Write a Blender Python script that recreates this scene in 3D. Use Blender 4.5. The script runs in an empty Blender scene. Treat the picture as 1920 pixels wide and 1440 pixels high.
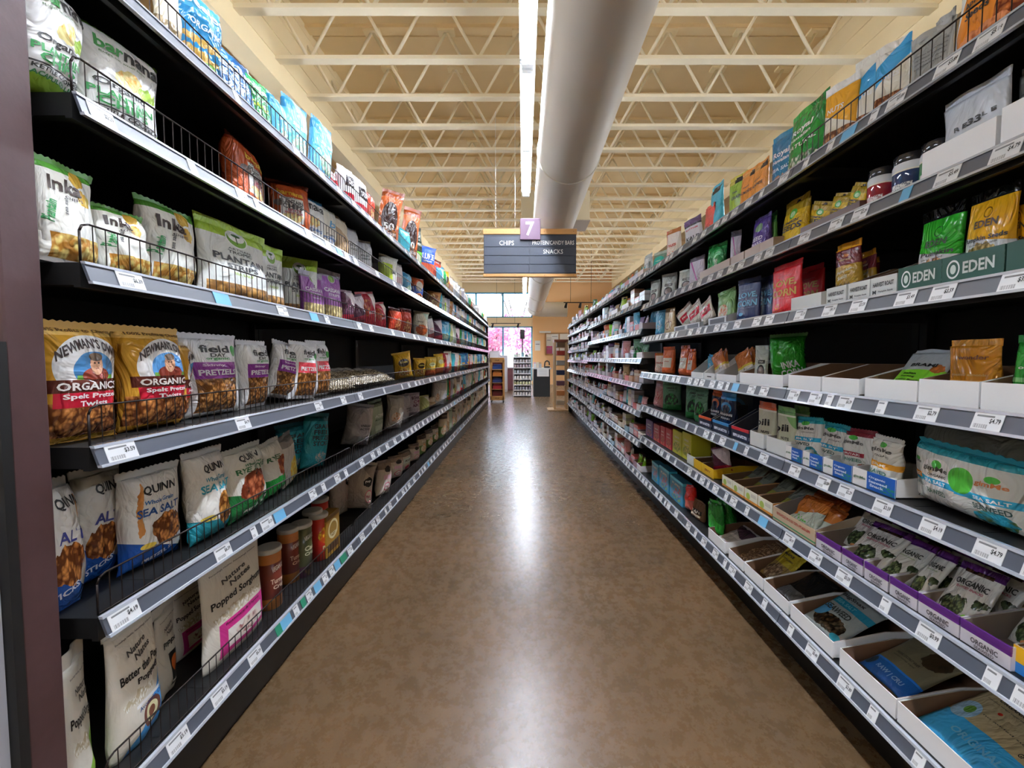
import bpy, math, random
from math import sin, cos, pi, radians as R
from mathutils import Vector, Matrix, Euler
rnd = random.Random(7)
SC = bpy.context.scene
COL = SC.collection

# ------------------------------------------------------------------ camera, world, light, exposure
F, PITCH, EYE, VX, HZ = 740.0, R(2.6), 1.17, 982.0, 672.0
CY = HZ + F*math.tan(PITCH)
cam = bpy.data.cameras.new('camera'); co = bpy.data.objects.new('camera', cam); COL.objects.link(co)
cam.sensor_width = 36; cam.lens = F*36/1920
cam.shift_x = -(VX-960)/1920; cam.shift_y = -(720-CY)/1920
cam.clip_start = .02; cam.clip_end = 200
co.location = (0, 0, EYE); co.rotation_euler = (R(90)-PITCH, 0, 0)
SC.camera = co
SC.view_settings.view_transform = 'Standard'; SC.view_settings.look = 'None'
SC.view_settings.gamma = 1; SC.view_settings.use_curve_mapping = False
SC.view_settings.exposure = 1.12
SC.cycles.max_bounces = 6; SC.cycles.diffuse_bounces = 4; SC.cycles.glossy_bounces = 3
SC.cycles.transmission_bounces = 4; SC.cycles.transparent_max_bounces = 6
SC.cycles.sample_clamp_indirect = 6; SC.cycles.caustics_reflective = False; SC.cycles.caustics_refractive = False
SC.cycles.use_adaptive_sampling = True; SC.cycles.adaptive_threshold = .02
TUBE_POWER = 62.0

world = bpy.data.worlds.new('world'); SC.world = world; world.use_nodes = True
wn = world.node_tree.nodes; wb = wn['Background']
wb.inputs[0].default_value = (.72, .86, 1, 1); wb.inputs[1].default_value = 5.0

sun = bpy.data.lights.new('sun', 'SUN'); so = bpy.data.objects.new('sun', sun); COL.objects.link(so)
sun.energy = 3.0; sun.angle = R(1); sun.color = (1, .95, .85); so.rotation_euler = (R(50), 0, R(200)); so.location = (0, 30, 12)
for (px_, pz_, sx_, sz_) in ((-1.9, 1.3, 4.4, 2.4), (-1.9, 3.55, 4.4, 1.1)):
    al = bpy.data.lights.new('window_portal', 'AREA'); ao = bpy.data.objects.new('window_portal', al); COL.objects.link(ao)
    al.shape = 'RECTANGLE'; al.size = sx_; al.size_y = sz_; al.cycles.is_portal = True
    ao.location = (px_, 18.3, pz_); ao.rotation_euler = (R(90), 0, R(0))

# ------------------------------------------------------------------ materials
def lin(h):
    if not isinstance(h, str): return tuple(h)+(1,)
    if len(h) == 3: h = ''.join(c*2 for c in h)
    v = [int(h[i:i+2], 16)/255 for i in (0, 2, 4)]
    return tuple((c/12.92 if c <= .04045 else ((c+.055)/1.055)**2.4) for c in v)+(1,)
MATS = {}
class NT:
    def __init__(s, name):
        s.m = bpy.data.materials.new(name); s.m.use_nodes = True; s.t = s.m.node_tree
        s.b = s.t.nodes['Principled BSDF']
    def n(s, typ, ins=None, **kw):
        nd = s.t.nodes.new(typ)
        for k, v in kw.items(): setattr(nd, k, v)
        for k, v in (ins or {}).items(): s.put(nd, k, v)
        return nd
    def put(s, nd, k, v):
        if hasattr(v, 'is_output'): s.t.links.new(v, nd.inputs[k])
        else: nd.inputs[k].default_value = v
    def math(s, op, a, b=0.0, c=None):
        nd = s.n('ShaderNodeMath', operation=op); s.put(nd, 0, a); s.put(nd, 1, b)
        if c is not None: s.put(nd, 2, c)
        return nd.outputs[0]
    def vmath(s, op, a, b=None):
        nd = s.n('ShaderNodeVectorMath', operation=op); s.put(nd, 0, a)
        if b is not None: s.put(nd, 1, b)
        return nd
    def mix(s, f, a, b):
        nd = s.n('ShaderNodeMix', data_type='RGBA')
        s.put(nd, 0, f); s.put(nd, 6, a); s.put(nd, 7, b)
        return nd.outputs[2]
    def P(s, **kw):
        for k, v in kw.items(): s.put(s.b, k.replace('_', ' '), v)
def mat(name, col, rough=.5, metal=0, bump=0, bscale=40, vary=0, spec=.5, emit=0, coat=0):
    if name in MATS: return MATS[name]
    N = NT(name); c = lin(col)
    N.P(Roughness=rough, Metallic=metal); N.b.inputs['Specular IOR Level'].default_value = spec
    N.b.inputs['Coat Weight'].default_value = coat; N.b.inputs['Coat Roughness'].default_value = .12
    if vary or bump:
        tc = N.n('ShaderNodeTexCoord'); no = N.n('ShaderNodeTexNoise', {'Vector': tc.outputs['Object'], 'Scale': bscale, 'Detail': 3.0})
    if vary:
        d = tuple(x*(1-vary) for x in c[:3])+(1,)
        N.P(**{'Base Color': N.mix(no.outputs[0], d, c)})
    else: N.P(**{'Base Color': c})
    if bump:
        b = N.n('ShaderNodeBump', {'Strength': bump, 'Distance': .003, 'Height': no.outputs[0]}); N.P(Normal=b.outputs[0])
    if emit: N.P(**{'Emission Color': c, 'Emission Strength': emit})
    MATS[name] = N.m; return N.m
def ink(col): return mat('ink '+col, col, .45)
def design_mat(name, base, layers, rough=.3, wrinkle=.5):
    """packaging print: bands, boxes, ovals and food pictures laid out over the pack's own UV"""
    key = 'print '+name
    if key in MATS: return MATS[key]
    lin0 = globals()['lin']; lin = lambda h: tuple(min(.92, q*1.28) for q in lin0(h)[:3])+(1,)
    N = NT(key); tc = N.n('ShaderNodeTexCoord'); uv = tc.outputs['UV']
    sep = N.n('ShaderNodeSeparateXYZ', {0: uv}); U, V = sep.outputs[0], sep.outputs[1]
    c = lin(base); wob = None
    def wobble():
        nonlocal wob
        if wob is None:
            no = N.n('ShaderNodeTexNoise', {'Vector': uv, 'Scale': 9.0, 'Detail': 2.0})
            d = N.vmath('SUBTRACT', no.outputs['Color'], (.5, .5, .5))
            d2 = N.n('ShaderNodeVectorMath', {0: d.outputs[0]}, operation='SCALE'); d2.inputs['Scale'].default_value = .12
            wob = N.vmath('ADD', uv, d2.outputs[0]).outputs[0]
        return wob
    for L in layers:
        k = L[0]
        if k == 'b': m = N.math('MULTIPLY', N.math('GREATER_THAN', V, L[1]), N.math('LESS_THAN', V, L[2])); col = L[3]
        elif k in 'rq':
            u0, u1, v0, v1 = L[1:5]
            m = N.math('MULTIPLY', N.math('LESS_THAN', N.math('ABSOLUTE', N.math('SUBTRACT', U, (u0+u1)/2)), (u1-u0)/2),
                       N.math('LESS_THAN', N.math('ABSOLUTE', N.math('SUBTRACT', V, (v0+v1)/2)), (v1-v0)/2)); col = L[5]
        elif k in 'ef':
            src = wobble() if k == 'f' else uv
            d = N.vmath('SUBTRACT', src, (L[1], L[2], 0)); d = N.vmath('MULTIPLY', d.outputs[0], (1/L[3], 1/L[4], 0))
            m = N.math('LESS_THAN', N.vmath('LENGTH', d.outputs[0]).outputs['Value'], 1.0); col = L[5]
        elif k == 'l': m = N.math('GREATER_THAN', N.math('ADD', N.math('MULTIPLY', U, L[1]), N.math('MULTIPLY', V, L[2])), L[3]); col = L[4]
        col = lin(col)
        if k in 'fq':
            vo = N.n('ShaderNodeTexVoronoi', {'Vector': wobble(), 'Scale': L[7]*2.1, 'Randomness': 1.0})
            c1, c2 = lin(L[5]), lin(L[6]); mr = N.n('ShaderNodeMapRange', {0: vo.outputs['Distance'], 1: .22, 2: .62})
            col = N.mix(mr.outputs[0], c1, c2)
            hi = N.n('ShaderNodeMapRange', {0: vo.outputs['Distance'], 1: .0, 2: .22, 3: .55, 4: 0.0}); col = N.mix(hi.outputs[0], col, tuple(min(1, q*1.5+.08) for q in c1[:3])+(1,))
        c = N.mix(m, c, col)
    N.P(**{'Base Color': c, 'Roughness': rough*.8})
    if wrinkle:
        oi = N.n('ShaderNodeObjectInfo'); ad = N.vmath('ADD', tc.outputs['Object'], oi.outputs['Random'])
        mp = N.n('ShaderNodeMapping', {0: ad.outputs[0]}); mp.inputs['Scale'].default_value = (1, 1, .55)
        no = N.n('ShaderNodeTexNoise', {'Vector': mp.outputs[0], 'Scale': 13.0, 'Detail': 3.0, 'Distortion': 1.6})
        rg = N.math('ABSOLUTE', N.math('SUBTRACT', no.outputs[0], .5))
        b = N.n('ShaderNodeBump', {'Strength': min(1, wrinkle+.2), 'Distance': .035 if wrinkle > .45 else .018, 'Height': rg}); N.P(Normal=b.outputs[0])
    MATS[key] = N.m; return N.m

BLACK = mat('black steel', '141414', .45)
DARK = mat('dark steel', '0c0b0b', .6)
GREYF = mat('grey rail', '4c525d', .45, 0, spec=1, coat=.35)
LIP = mat('clear rail lip', 'c4cad4', .15, .2, coat=1)  # pale colour stands in for light caught along the clear plastic edges
WIRE = mat('bronze wire', '241b18', .35, .6)
WHITE = mat('white card', 'e2e2e0', .55)
BROWN = mat('brown card', '7a5a42', .8, vary=.2)
KICK = mat('kick black', '080808', .4)

# ------------------------------------------------------------------ mesh helpers
class MB:
    def __init__(s): s.v = []; s.f = []; s.mi = []; s.uv = []; s.sm = []
    def face(s, idx, mi=0, uv=None, sm=False):
        s.f.append(tuple(idx)); s.mi.append(mi); s.uv.append(uv); s.sm.append(sm)
    def box(s, x0, x1, y0, y1, z0, z1, mi=0):
        b = len(s.v)
        s.v += [(x, y, z) for z in (z0, z1) for y in (y0, y1) for x in (x0, x1)]
        st = [(0, 0), (1, 0), (1, 1), (0, 1)]
        for q in ((0, 1, 5, 4), (3, 2, 6, 7), (2, 0, 4, 6), (1, 3, 7, 5), (4, 5, 7, 6), (2, 3, 1, 0)): s.face([b+i for i in q], mi, st)
        return s
    def bbox(s, x0, x1, y0, y1, z0, z1, r=.004, mi=0):
        """box with chamfered upright and top edges"""
        b = len(s.v)
        def ring(i, z): return [(x0+i+r, y0+i, z), (x1-i-r, y0+i, z), (x1-i, y0+i+r, z), (x1-i, y1-i-r, z), (x1-i-r, y1-i, z), (x0+i+r, y1-i, z), (x0+i, y1-i-r, z), (x0+i, y0+i+r, z)]
        W, H = (x1-x0) or 1, (z1-z0) or 1
        for i, z in ((r, z0), (0, z0+r), (0, z1-r), (r, z1)): s.v += ring(i, z)
        def uvp(i): v = s.v[i]; return ((v[0]-x0)/W, (v[2]-z0)/H)
        for k in range(3):
            for j in range(8):
                q = [b+k*8+j, b+k*8+(j+1) % 8, b+k*8+8+(j+1) % 8, b+k*8+8+j]; s.face(q, mi, [uvp(i) for i in q])
        q = [b+24+j for j in range(8)]; s.face(q, mi, [uvp(i) for i in q])
        q = [b+7-j for j in range(8)]; s.face(q, mi, [uvp(i) for i in q])
        return s
    def tube(s, p, q, r, n=6, mi=0, r2=None):
        p, q = Vector(p), Vector(q); d = (q-p).normalized()
        a = d.cross(Vector((0, 0, 1)) if abs(d.z) < .9 else Vector((1, 0, 0))).normalized(); c = d.cross(a); b = len(s.v)
        for o, rr in ((p, r), (q, r2 if r2 is not None else r)):
            for i in range(n): t = 2*pi*i/n; s.v.append(tuple(o+a*cos(t)*rr+c*sin(t)*rr))
        for i in range(n): j = (i+1) % n; s.face((b+i, b+j, b+n+j, b+n+i), mi, None, n > 5)
        s.face([b+n-1-i for i in range(n)], mi); s.face([b+n+i for i in range(n)], mi)
        return s
    def path(s, pts, r, n=5, mi=0):
        for a, b in zip(pts, pts[1:]): s.tube(a, b, r, n, mi)
        return s
    def lathe(s, prof, n=20, mi=0, c=(0, 0)):
        b = len(s.v)
        for (r, z) in prof:
            for i in range(n): t = 2*pi*i/n; s.v.append((c[0]+cos(t)*r, c[1]+sin(t)*r, z))
        z0, z1 = prof[0][1], prof[-1][1]
        for k in range(len(prof)-1):
            for i in range(n):
                j = (i+1) % n; v0 = (prof[k][1]-z0)/(z1-z0); v1 = (prof[k+1][1]-z0)/(z1-z0)
                # UV: the front (-y) half carries the printed face
                def uu(m): a = ((m/n)+.25) % 1.0; return a*2 if a*2 <= 1 else 2-a*2
                def uf(m): return (math.cos(2*pi*m/n)+1)/2
                s.face((b+k*n+i, b+k*n+j, b+k*n+n+j, b+k*n+n+i), mi, [(uf(i), v0), (uf(j), v0), (uf(j), v1), (uf(i), v1)], True)
        s.face([b+n-1-i for i in range(n)], mi, [(0, 0)]*n); e = b+(len(prof)-1)*n; s.face([e+i for i in range(n)], mi, [(0, 1)]*n)
        return s
    def text(s, string, fn, mi, rot=0, arc=0, bold=.02):
        """lay lettering on a surface: fn(a, b) maps the text's unit box onto it"""
        V, Fc = text2d(string, bold); b = len(s.v)
        for (x, y) in V: s.v.append(tuple(fn(x, y+arc*(1-(2*x-1)**2))))
        for f in Fc: s.face([b+i for i in f], mi)
        return s
    def mesh(s, name, mats):
        me = bpy.data.meshes.new(name); me.from_pydata(s.v, [], s.f)
        for m in mats: me.materials.append(m)
        me.polygons.foreach_set('material_index', s.mi); me.polygons.foreach_set('use_smooth', s.sm)
        uvl = me.uv_layers.new(name='UVMap'); buf = []
        for f, u in zip(s.f, s.uv):
            if u is None: buf += [0.0, 0.0]*len(f)
            else:
                for a in u: buf += [a[0], a[1]]
        uvl.data.foreach_set('uv', buf); me.update(); return me
    def obj(s, name, mats, parent=None, **kw):
        if not isinstance(mats, (list, tuple)): mats = [mats]
        return link(s.mesh(name, mats), name, parent, **kw)
def link(me, name, parent=None, loc=None, rot=None, kind=None, label=None):
    o = bpy.data.objects.new(name, me); COL.objects.link(o)
    if parent is not None: o.parent = parent
    if loc is not None: o.location = loc
    if rot is not None: o.rotation_euler = rot
    if kind: o['kind'] = kind
    if label: o['label'] = label
    return o
def thing(name, label, cat, loc=(0, 0, 0), rot=(0, 0, 0), group=None):
    o = bpy.data.objects.new(name, None); COL.objects.link(o); o.empty_display_size = .05
    o.location = loc; o.rotation_euler = rot; o['label'] = label; o['category'] = cat
    if group: o['group'] = group
    return o
TXT = {}
def text2d(string, bold=.02):
    k = (string, bold)
    if k in TXT: return TXT[k]
    cu = bpy.data.curves.new('t', 'FONT'); cu.body = string; cu.resolution_u = 2; cu.offset = bold; cu.size = 1
    ob = bpy.data.objects.new('t', cu); COL.objects.link(ob)
    dg = bpy.context.evaluated_depsgraph_get(); me = ob.evaluated_get(dg).to_mesh()
    V = [(v.co.x, v.co.y) for v in me.vertices]; Fc = [tuple(p.vertices) for p in me.polygons]
    ob.evaluated_get(dg).to_mesh_clear(); bpy.data.objects.remove(ob); bpy.data.curves.remove(cu)
    x0 = min(v[0] for v in V); x1 = max(v[0] for v in V); y0 = min(v[1] for v in V); y1 = max(v[1] for v in V)
    V = [((x-x0)/(x1-x0), (y-y0)/(y1-y0)) for x, y in V]
    TXT[k] = (V, Fc); return TXT[k]

# ------------------------------------------------------------------ the building
def structure(name, mb, mats): return mb.obj(name, mats, kind='structure')
def floor_mat():
    N = NT('polished concrete'); tc = N.n('ShaderNodeTexCoord'); P = tc.outputs['Object']
    n1 = N.n('ShaderNodeTexNoise', {'Vector': P, 'Scale': 1.1, 'Detail': 5.0, 'Roughness': .6})
    n2 = N.n('ShaderNodeTexNoise', {'Vector': P, 'Scale': 18.0, 'Detail': 8.0, 'Roughness': .8})
    n3 = N.n('ShaderNodeTexNoise', {'Vector': P, 'Scale': 170.0, 'Detail': 3.0, 'Roughness': .7})
    r1 = N.n('ShaderNodeMapRange', {0: n1.outputs[0], 1: .36, 2: .64}); r2 = N.n('ShaderNodeMapRange', {0: n2.outputs[0], 1: .30, 2: .70}); r3 = N.n('ShaderNodeMapRange', {0: n3.outputs[0], 1: .30, 2: .44})
    c = N.mix(r1.outputs[0], lin('4b3a26'), lin('694e33'))
    c = N.mix(N.math('MULTIPLY', r2.outputs[0], .5), c, lin('70573c'))
    c = N.mix(N.math('MULTIPLY', N.math('SUBTRACT', 1.0, r3.outputs[0]), .55), c, lin('33271c'))
    v = N.n('ShaderNodeTexVoronoi', {'Vector': N.vmath('ADD', P, N.n('ShaderNodeVectorMath', {0: n1.outputs['Color'], 'Scale': .3}, operation='SCALE').outputs[0]).outputs[0], 'Scale': 7.0}, feature='DISTANCE_TO_EDGE')
    cr = N.math('MULTIPLY', N.math('LESS_THAN', v.outputs[0], .003), N.n('ShaderNodeMapRange', {0: N.n('ShaderNodeTexNoise', {'Vector': P, 'Scale': .9}).outputs[0], 1: .5, 2: .62}).outputs[0])
    c = N.mix(N.math('MULTIPLY', cr, .12), c, lin('2a2018'))
    # grey worn spots
    v2 = N.n('ShaderNodeTexVoronoi', {'Vector': P, 'Scale': 1.3}); sp = N.math('LESS_THAN', N.math('ADD', v2.outputs['Distance'], N.math('MULTIPLY', n2.outputs[0], .04)), .052)
    c = N.mix(N.math('MULTIPLY', sp, .6), c, lin('4d4840'))
    N.P(**{'Base Color': c, 'Roughness': N.math('ADD', N.math('MULTIPLY', r2.outputs[0], .05), .25)})
    N.b.inputs['Specular IOR Level'].default_value = .6
    b = N.n('ShaderNodeBump', {'Strength': .05, 'Distance': .002, 'Height': n2.outputs[0]}); N.P(Normal=b.outputs[0])
    return N.m
structure('floor', MB().box(-9, 9, -6, 19, -.1, 0), floor_mat())
CREAM = mat('cream ceiling paint', 'f2deb2', .6, vary=.10, bscale=3)
CHORD = mat('cream chord paint', 'f6e8c8', .5, vary=.06, bscale=8)
DECK = mat('tan deck paint', 'efd3a0', .7, vary=.14, bscale=2.2)
HJ = EYE+3.17           # underside of the joists
HD = HJ+.84
structure('ceiling', MB().box(-9, 9, -6, 19, HD, HD+.1), DECK)
WALLP = mat('cream wall', 'efe2c4', .7); ORANGE = mat('apricot wall paint', 'f6c48c', .7, vary=.05, bscale=2)
structure('wall_left', MB().box(-9.1, -9, -6, 19, 0, HD), WALLP)
structure('wall_right', MB().box(9, 9.1, -6, 19, 0, HD), WALLP)
structure('wall_rear', MB().box(-9, 9, -6.1, -6, 0, HD), WALLP)
# longitudinal glulam headers that carry the joists
for nm, x0, x1 in (('trim_1', -2.85, -2.63), ('trim_2', 3.75, 3.97)):
    m = MB().box(x0, x1, -2, 17, EYE+2.97, HD)
    for k in range(1, 5):
        xx = x1 if x0 < 0 else x0; z = EYE+2.97+k*.23
        m.box(xx-.008, xx+.008, -2, 17, z, z+.018)
    structure(nm, m, CREAM)
# deck seams
m = MB()
for k in range(16):
    m.box(-9, 9, -1+k*1.22, -.96+k*1.22, HD-.012, HD)
structure('trim_3', m, DECK)
# back wall with the tall front windows
BY = 18.0
m = MB(); m.box(-9, -4.2, BY, BY+.2, 0, HD); m.box(-4.2, .40, BY, BY+.2, 2.62, 3.02); m.box(-4.2, .40, BY, BY+.2, 4.15, HD); m.box(-4.2, .40, BY, BY+.2, 0, .15)
structure('wall_back', m, mat('window header cream', 'e8d4ae', .6))
m = MB(); m.box(.40, 9, BY-.35, BY+.2, 0, HD)
structure('wall_end', m, ORANGE)
FRAMEB = mat('teal blue frame', '3b9fc4', .4); GL = None
def glass_mat():
    N = NT('window glass'); N.t.nodes.remove(N.b)
    out = [n for n in N.t.nodes if n.type == 'OUTPUT_MATERIAL'][0]
    tr = N.n('ShaderNodeBsdfTransparent', {0: (.93, .97, 1, 1)}); gl = N.n('ShaderNodeBsdfGlossy', {0: (1, 1, 1, 1), 1: .02})
    mx = N.n('ShaderNodeMixShader', {0: .06, 1: tr.outputs[0], 2: gl.outputs[0]}); N.t.links.new(mx.outputs[0], out.inputs[0]); return N.m
GLASS = glass_mat()
for k, (z0, z1) in enumerate(((.15, 2.62), (3.02, 4.15))):
    m = MB()
    for x in (-4.2, -2.95, -2.2, -.98, .34):
        m.box(x, x+.07, BY+.02, BY+.14, z0, z1)
    m.box(-4.2, .40, BY+.02, BY+.14, z0, z0+.05); m.box(-4.2, .40, BY+.02, BY+.14, z1-.05, z1)
    w = structure('window_%d' % (k+1), m, FRAMEB)
    MB().box(-4.15, .36, BY+.07, BY+.08, z0+.04, z1-.04).obj('window_glass', GLASS, w, kind='structure')
# notice window on the apricot wall
m = MB(); y1 = BY-.36
for (a, b, c, d) in ((.95, 1.0, 1.35, 2.3), (1.55, 1.6, 1.35, 2.3), (2.25, 2.3, 1.35, 2.3), (.95, 2.3, 2.26, 2.31), (.95, 2.3, 1.33, 1.38)): m.box(a, b, y1-.05, y1, c, d)
w = structure('window_3', m, mat('oak', 'b98a58', .5)); MB().box(1.0, 2.25, y1-.02, y1, 1.36, 2.28).obj('window_pane', mat('milky pane', 'eee6da', .15), w, kind='structure')

# roof trusses: wood bottom chord, tube webs, top chord
tube_me = None
BAY = .90
def truss_parts():
    m = MB().box(-2.63, 3.75, -.045, .045, 0, .038); chord = m.mesh('bottom_chord', [CHORD])
    m = MB().box(-2.63, 3.75, -.06, .06, .80, .84); top = m.mesh('top_chord', [DECK])
    a = MB().tube((0, 0, .02), (BAY/2, 0, .80), .017, 8).mesh('web_tube', [CHORD])
    b = MB().tube((0, 0, .02), (-BAY/2, 0, .80), .017, 8).mesh('web_tube', [CHORD])
    g = MB().box(-.10, .10, -.05, .05, .772, .80).mesh('web_plate', [CREAM])
    return chord, top, a, b, g
TP = truss_parts()
NUM = 'first second third fourth fifth sixth seventh eighth ninth tenth eleventh twelfth thirteenth fourteenth fifteenth sixteenth seventeenth eighteenth nineteenth'.split()
TENS = {20: 'twent', 30: 'thirt', 40: 'fort', 50: 'fift', 60: 'sixt', 70: 'sevent', 80: 'eight', 90: 'ninet'}
def nth(n):
    if n < 20: return NUM[n-1]
    t, u = n//10*10, n % 10
    if t >= 100: return 'hundred and '+(nth(n-100) if n > 100 else 'last')
    return TENS[t]+('ieth' if u == 0 else 'y-'+NUM[u-1])
k = 0; Yt = 3.76-.61*4
while Yt < 16.8:
    k += 1
    t = thing('roof_truss', 'cream roof truss crossing above the aisle, %s from the camera end' % nth(k), 'truss', (0, Yt, HJ), group='open web roof trusses')
    link(TP[0], 'bottom_chord', t); link(TP[1], 'top_chord', t)
    x = -2.29
    while x < 3.6:
        link(TP[2], 'web_tube', t, (x, 0, 0)); link(TP[3], 'web_tube', t, (x, 0, 0))
        if k < 12: link(TP[4], 'web_plate', t, (x+BAY/2, 0, 0))
        x += BAY
    Yt += .61

# spiral duct with elbow
def duct():
    X, Z, r = .446, EYE+2.04, .307
    N = NT('duct paint'); tc = N.n('ShaderNodeTexCoord'); sp = N.n('ShaderNodeSeparateXYZ', {0: tc.outputs['Object']})
    ang = N.math('ARCTAN2', sp.outputs[2], sp.outputs[0])
    s_ = N.math('FRACT', N.math('ADD', N.math('MULTIPLY', sp.outputs[1], 7.0), N.math('DIVIDE', ang, 2*pi)))
    ridge = N.math('LESS_THAN', s_, .07)
    no = N.n('ShaderNodeTexNoise', {'Vector': tc.outputs['Object'], 'Scale': 4.0, 'Detail': 3.0})
    N.P(**{'Base Color': N.mix(N.math('MULTIPLY', no.outputs[0], .25), lin('f6f0e4'), lin('e0d6c8')), 'Roughness': .45})
    b = N.n('ShaderNodeBump', {'Strength': .5, 'Distance': .004, 'Height': ridge}); N.P(Normal=b.outputs[0])
    t = thing('air_duct', 'long cream spiral air duct hung along the ceiling beside the light', 'duct', (X, 0, Z))
    m = MB(); n = 40
    def ring(c, ax, up):
        for i in range(n): a = 2*pi*i/n; m.v.append(tuple(Vector(c)+Vector(ax)*cos(a)*r+Vector(up)*sin(a)*r))
    ys = [-2, 16.0]
    for y in ys: ring((0, y, 0), (1, 0, 0), (0, 0, 1))
    for i in range(n): j = (i+1) % n; m.face((j, i, n+i, n+j), 0, None, True)
    m.obj('duct_pipe', N.m, t)
    m = MB(); K = 8
    for q in range(K+1):
        a = pi/2*q/K; Rr = .55
        c = (Rr-Rr*cos(a), 16.0+Rr*sin(a), 0); ax = (cos(a), -sin(a), 0); ring(c, ax, (0, 0, 1))
    for q in range(K):
        for i in range(n): j = (i+1) % n; m.face((q*n+j, q*n+i, q*n+n+i, q*n+n+j), 0, None, False)
    ring((1.35, 16.55, 0), (0, -1, 0), (0, 0, 1))
    for i in range(n): j = (i+1) % n; m.face((K*n+j, K*n+i, K*n+n+i, K*n+n+j), 0, None, True)
    m.face([K*n+n+i for i in range(n)], 0)
    m.obj('duct_elbow', N.m, t)
    for y in (1.6, 4.0, 6.4, 9.2, 12.0, 14.8):
        mm = MB(); pts = [(cos(a)*(r+.006), y, sin(a)*(r+.006)) for a in [2*pi*i/24 for i in range(25)]]
        for a, b2 in zip(pts, pts[1:]):
            mm.tube(a, b2, .006, 5)
        mm.obj('joint_band', N.m, t)
        MB().box(-.012, .012, y-.02, y+.02, r, 1.13).obj('hanger_strap', CREAM, t)
duct()
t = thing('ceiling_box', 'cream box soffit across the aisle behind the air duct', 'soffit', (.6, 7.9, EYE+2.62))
MB().bbox(-.65, .65, -.3, .3, 0, .55, .01).obj('soffit_body', mat('soffit cream', 'e9ddbe', .6), t)
MB().bbox(-.66, .66, -.31, .31, -.02, .0, .004).obj('soffit_underside', mat('soffit grey', 'b8aca0', .6), t)  # thin grey slab as the box's underside, darker than its cream sides

# strip lights
TUBE = mat('lit tube', 'eaf2ff', .3, emit=TUBE_POWER)
HOUS = mat('white enamel', 'eef2f8', .3)
def strip_parts():
    h = MB().box(-.06, .06, 0, 2.42, .02, .075); h.box(-.02, .02, .02, 2.40, .075, .085)
    for y in (.0, 1.19, 2.38): h.box(-.045, .045, y, y+.04, -.035, .02)
    hm = h.mesh('housing', [HOUS]); tu = MB().tube((0, .035, -.012), (0, 1.205, -.012), .0155, 10).mesh('tube', [TUBE])
    ro = MB().tube((0, 0, 0), (0, 0, 1.66), .004, 6).mesh('hanger_rod', [HOUS])
    return hm, tu, ro
SP = strip_parts(); nl = 0
for X, run, tag_ in ((.03, (-4.14, -1.70, .74, 3.18, 8.25, 10.7, 13.15), 'this aisle'), (-3.6, (-2.5, 2.4, 7.3, 12.2), 'the aisle beyond the chips'), (4.2, (-2.5, 2.4, 7.3, 12.2), 'the aisle beyond the snacks')):
    for i, y in enumerate(run):
        t = thing('strip_light', 'white bare tube strip light over %s, %s along' % (tag_, nth(i+1)), 'ceiling light', (X, y, EYE+2.28), group='fluorescent strip lights')
        link(SP[0], 'housing', t)
        for dx in (-.026, .026):
            for dy in (0, 1.19): link(SP[1], 'tube', t, (dx, dy, 0))
        if True:
            for dy in (.3, 2.1): link(SP[2], 'hanger_rod', t, (0, dy, .08))

# aisle sign
def sign():
    Y = 5.2; k = Y/F
    X = lambda px: (px-VX)*k
    Z = lambda py: EYE+(HZ-py)*k-.003
    t = thing('aisle_sign', 'dark slatted aisle sign with pale wood rails hanging from the ceiling', 'sign', (0, Y, 0))
    m = MB(); cols = [mat('sign slate', '3d4350', .45), ink('f2f2f0')]
    m.box(X(908), X(1079), .0, .04, Z(515), Z(443))
    rows = [443, 461, 479, 497, 515]
    for r0, r1 in ((447, 465.5), (466.5, 481.5), (482.5, 497.5), (498.5, 513.5)):
        for a, b in ((909, 991.5), (993.5, 1078.5)): m.bbox(X(a), X(b), -.008, .0, Z(r1), Z(r0), .002)
    def put(s, x0, x1, y0, y1): m.text(s, lambda a, b: (X(x0+(x1-x0)*a), -.0095, Z(y1+(y0-y1)*b)), 1, bold=.006)
    put('CHIPS', 937, 964, 454.5, 463); put('PROTEIN/CANDY BARS', 998, 1075, 454.5, 462); put('SNACKS', 1018, 1054.5, 470.5, 478.5)
    m.obj('sign_board', cols, t)
    W = mat('pale pine', 'e0a868', .5, vary=.15, bscale=14)
    for a, b in ((433, 443), (515, 520.5)):
        m = MB().bbox(X(907), X(1080), -.014, .05, Z(b), Z(a), .003)
        for x in (913, 966, 1020, 1074): m.tube((X(x), -.016, Z((a+b)/2)), (X(x), -.013, Z((a+b)/2)), .004, 8, 1)
        m.obj('wood_rail', [W, mat('screw', '55493c', .4)], t)
    m = MB().bbox(X(975.5), X(1012.5), -.045, -.02, Z(454), Z(415.5), .003); m.box(X(985), X(1003), -.02, .0, Z(452), Z(436))
    m.text('7', lambda a, b: (X(985.5+15.5*a), -.0465, Z(447+(422-447)*b)), 1, bold=.02)
    m.obj('number_plaque', [mat('sign purple', '76596f', .5), ink('ffffff')], t, label='purple number plaque')
    for x in (930, 966): MB().tube((X(x), .02, Z(433)), (X(x), .02, HJ), .002, 5).obj('hanging_wire', HOUS, t)
sign()

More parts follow.
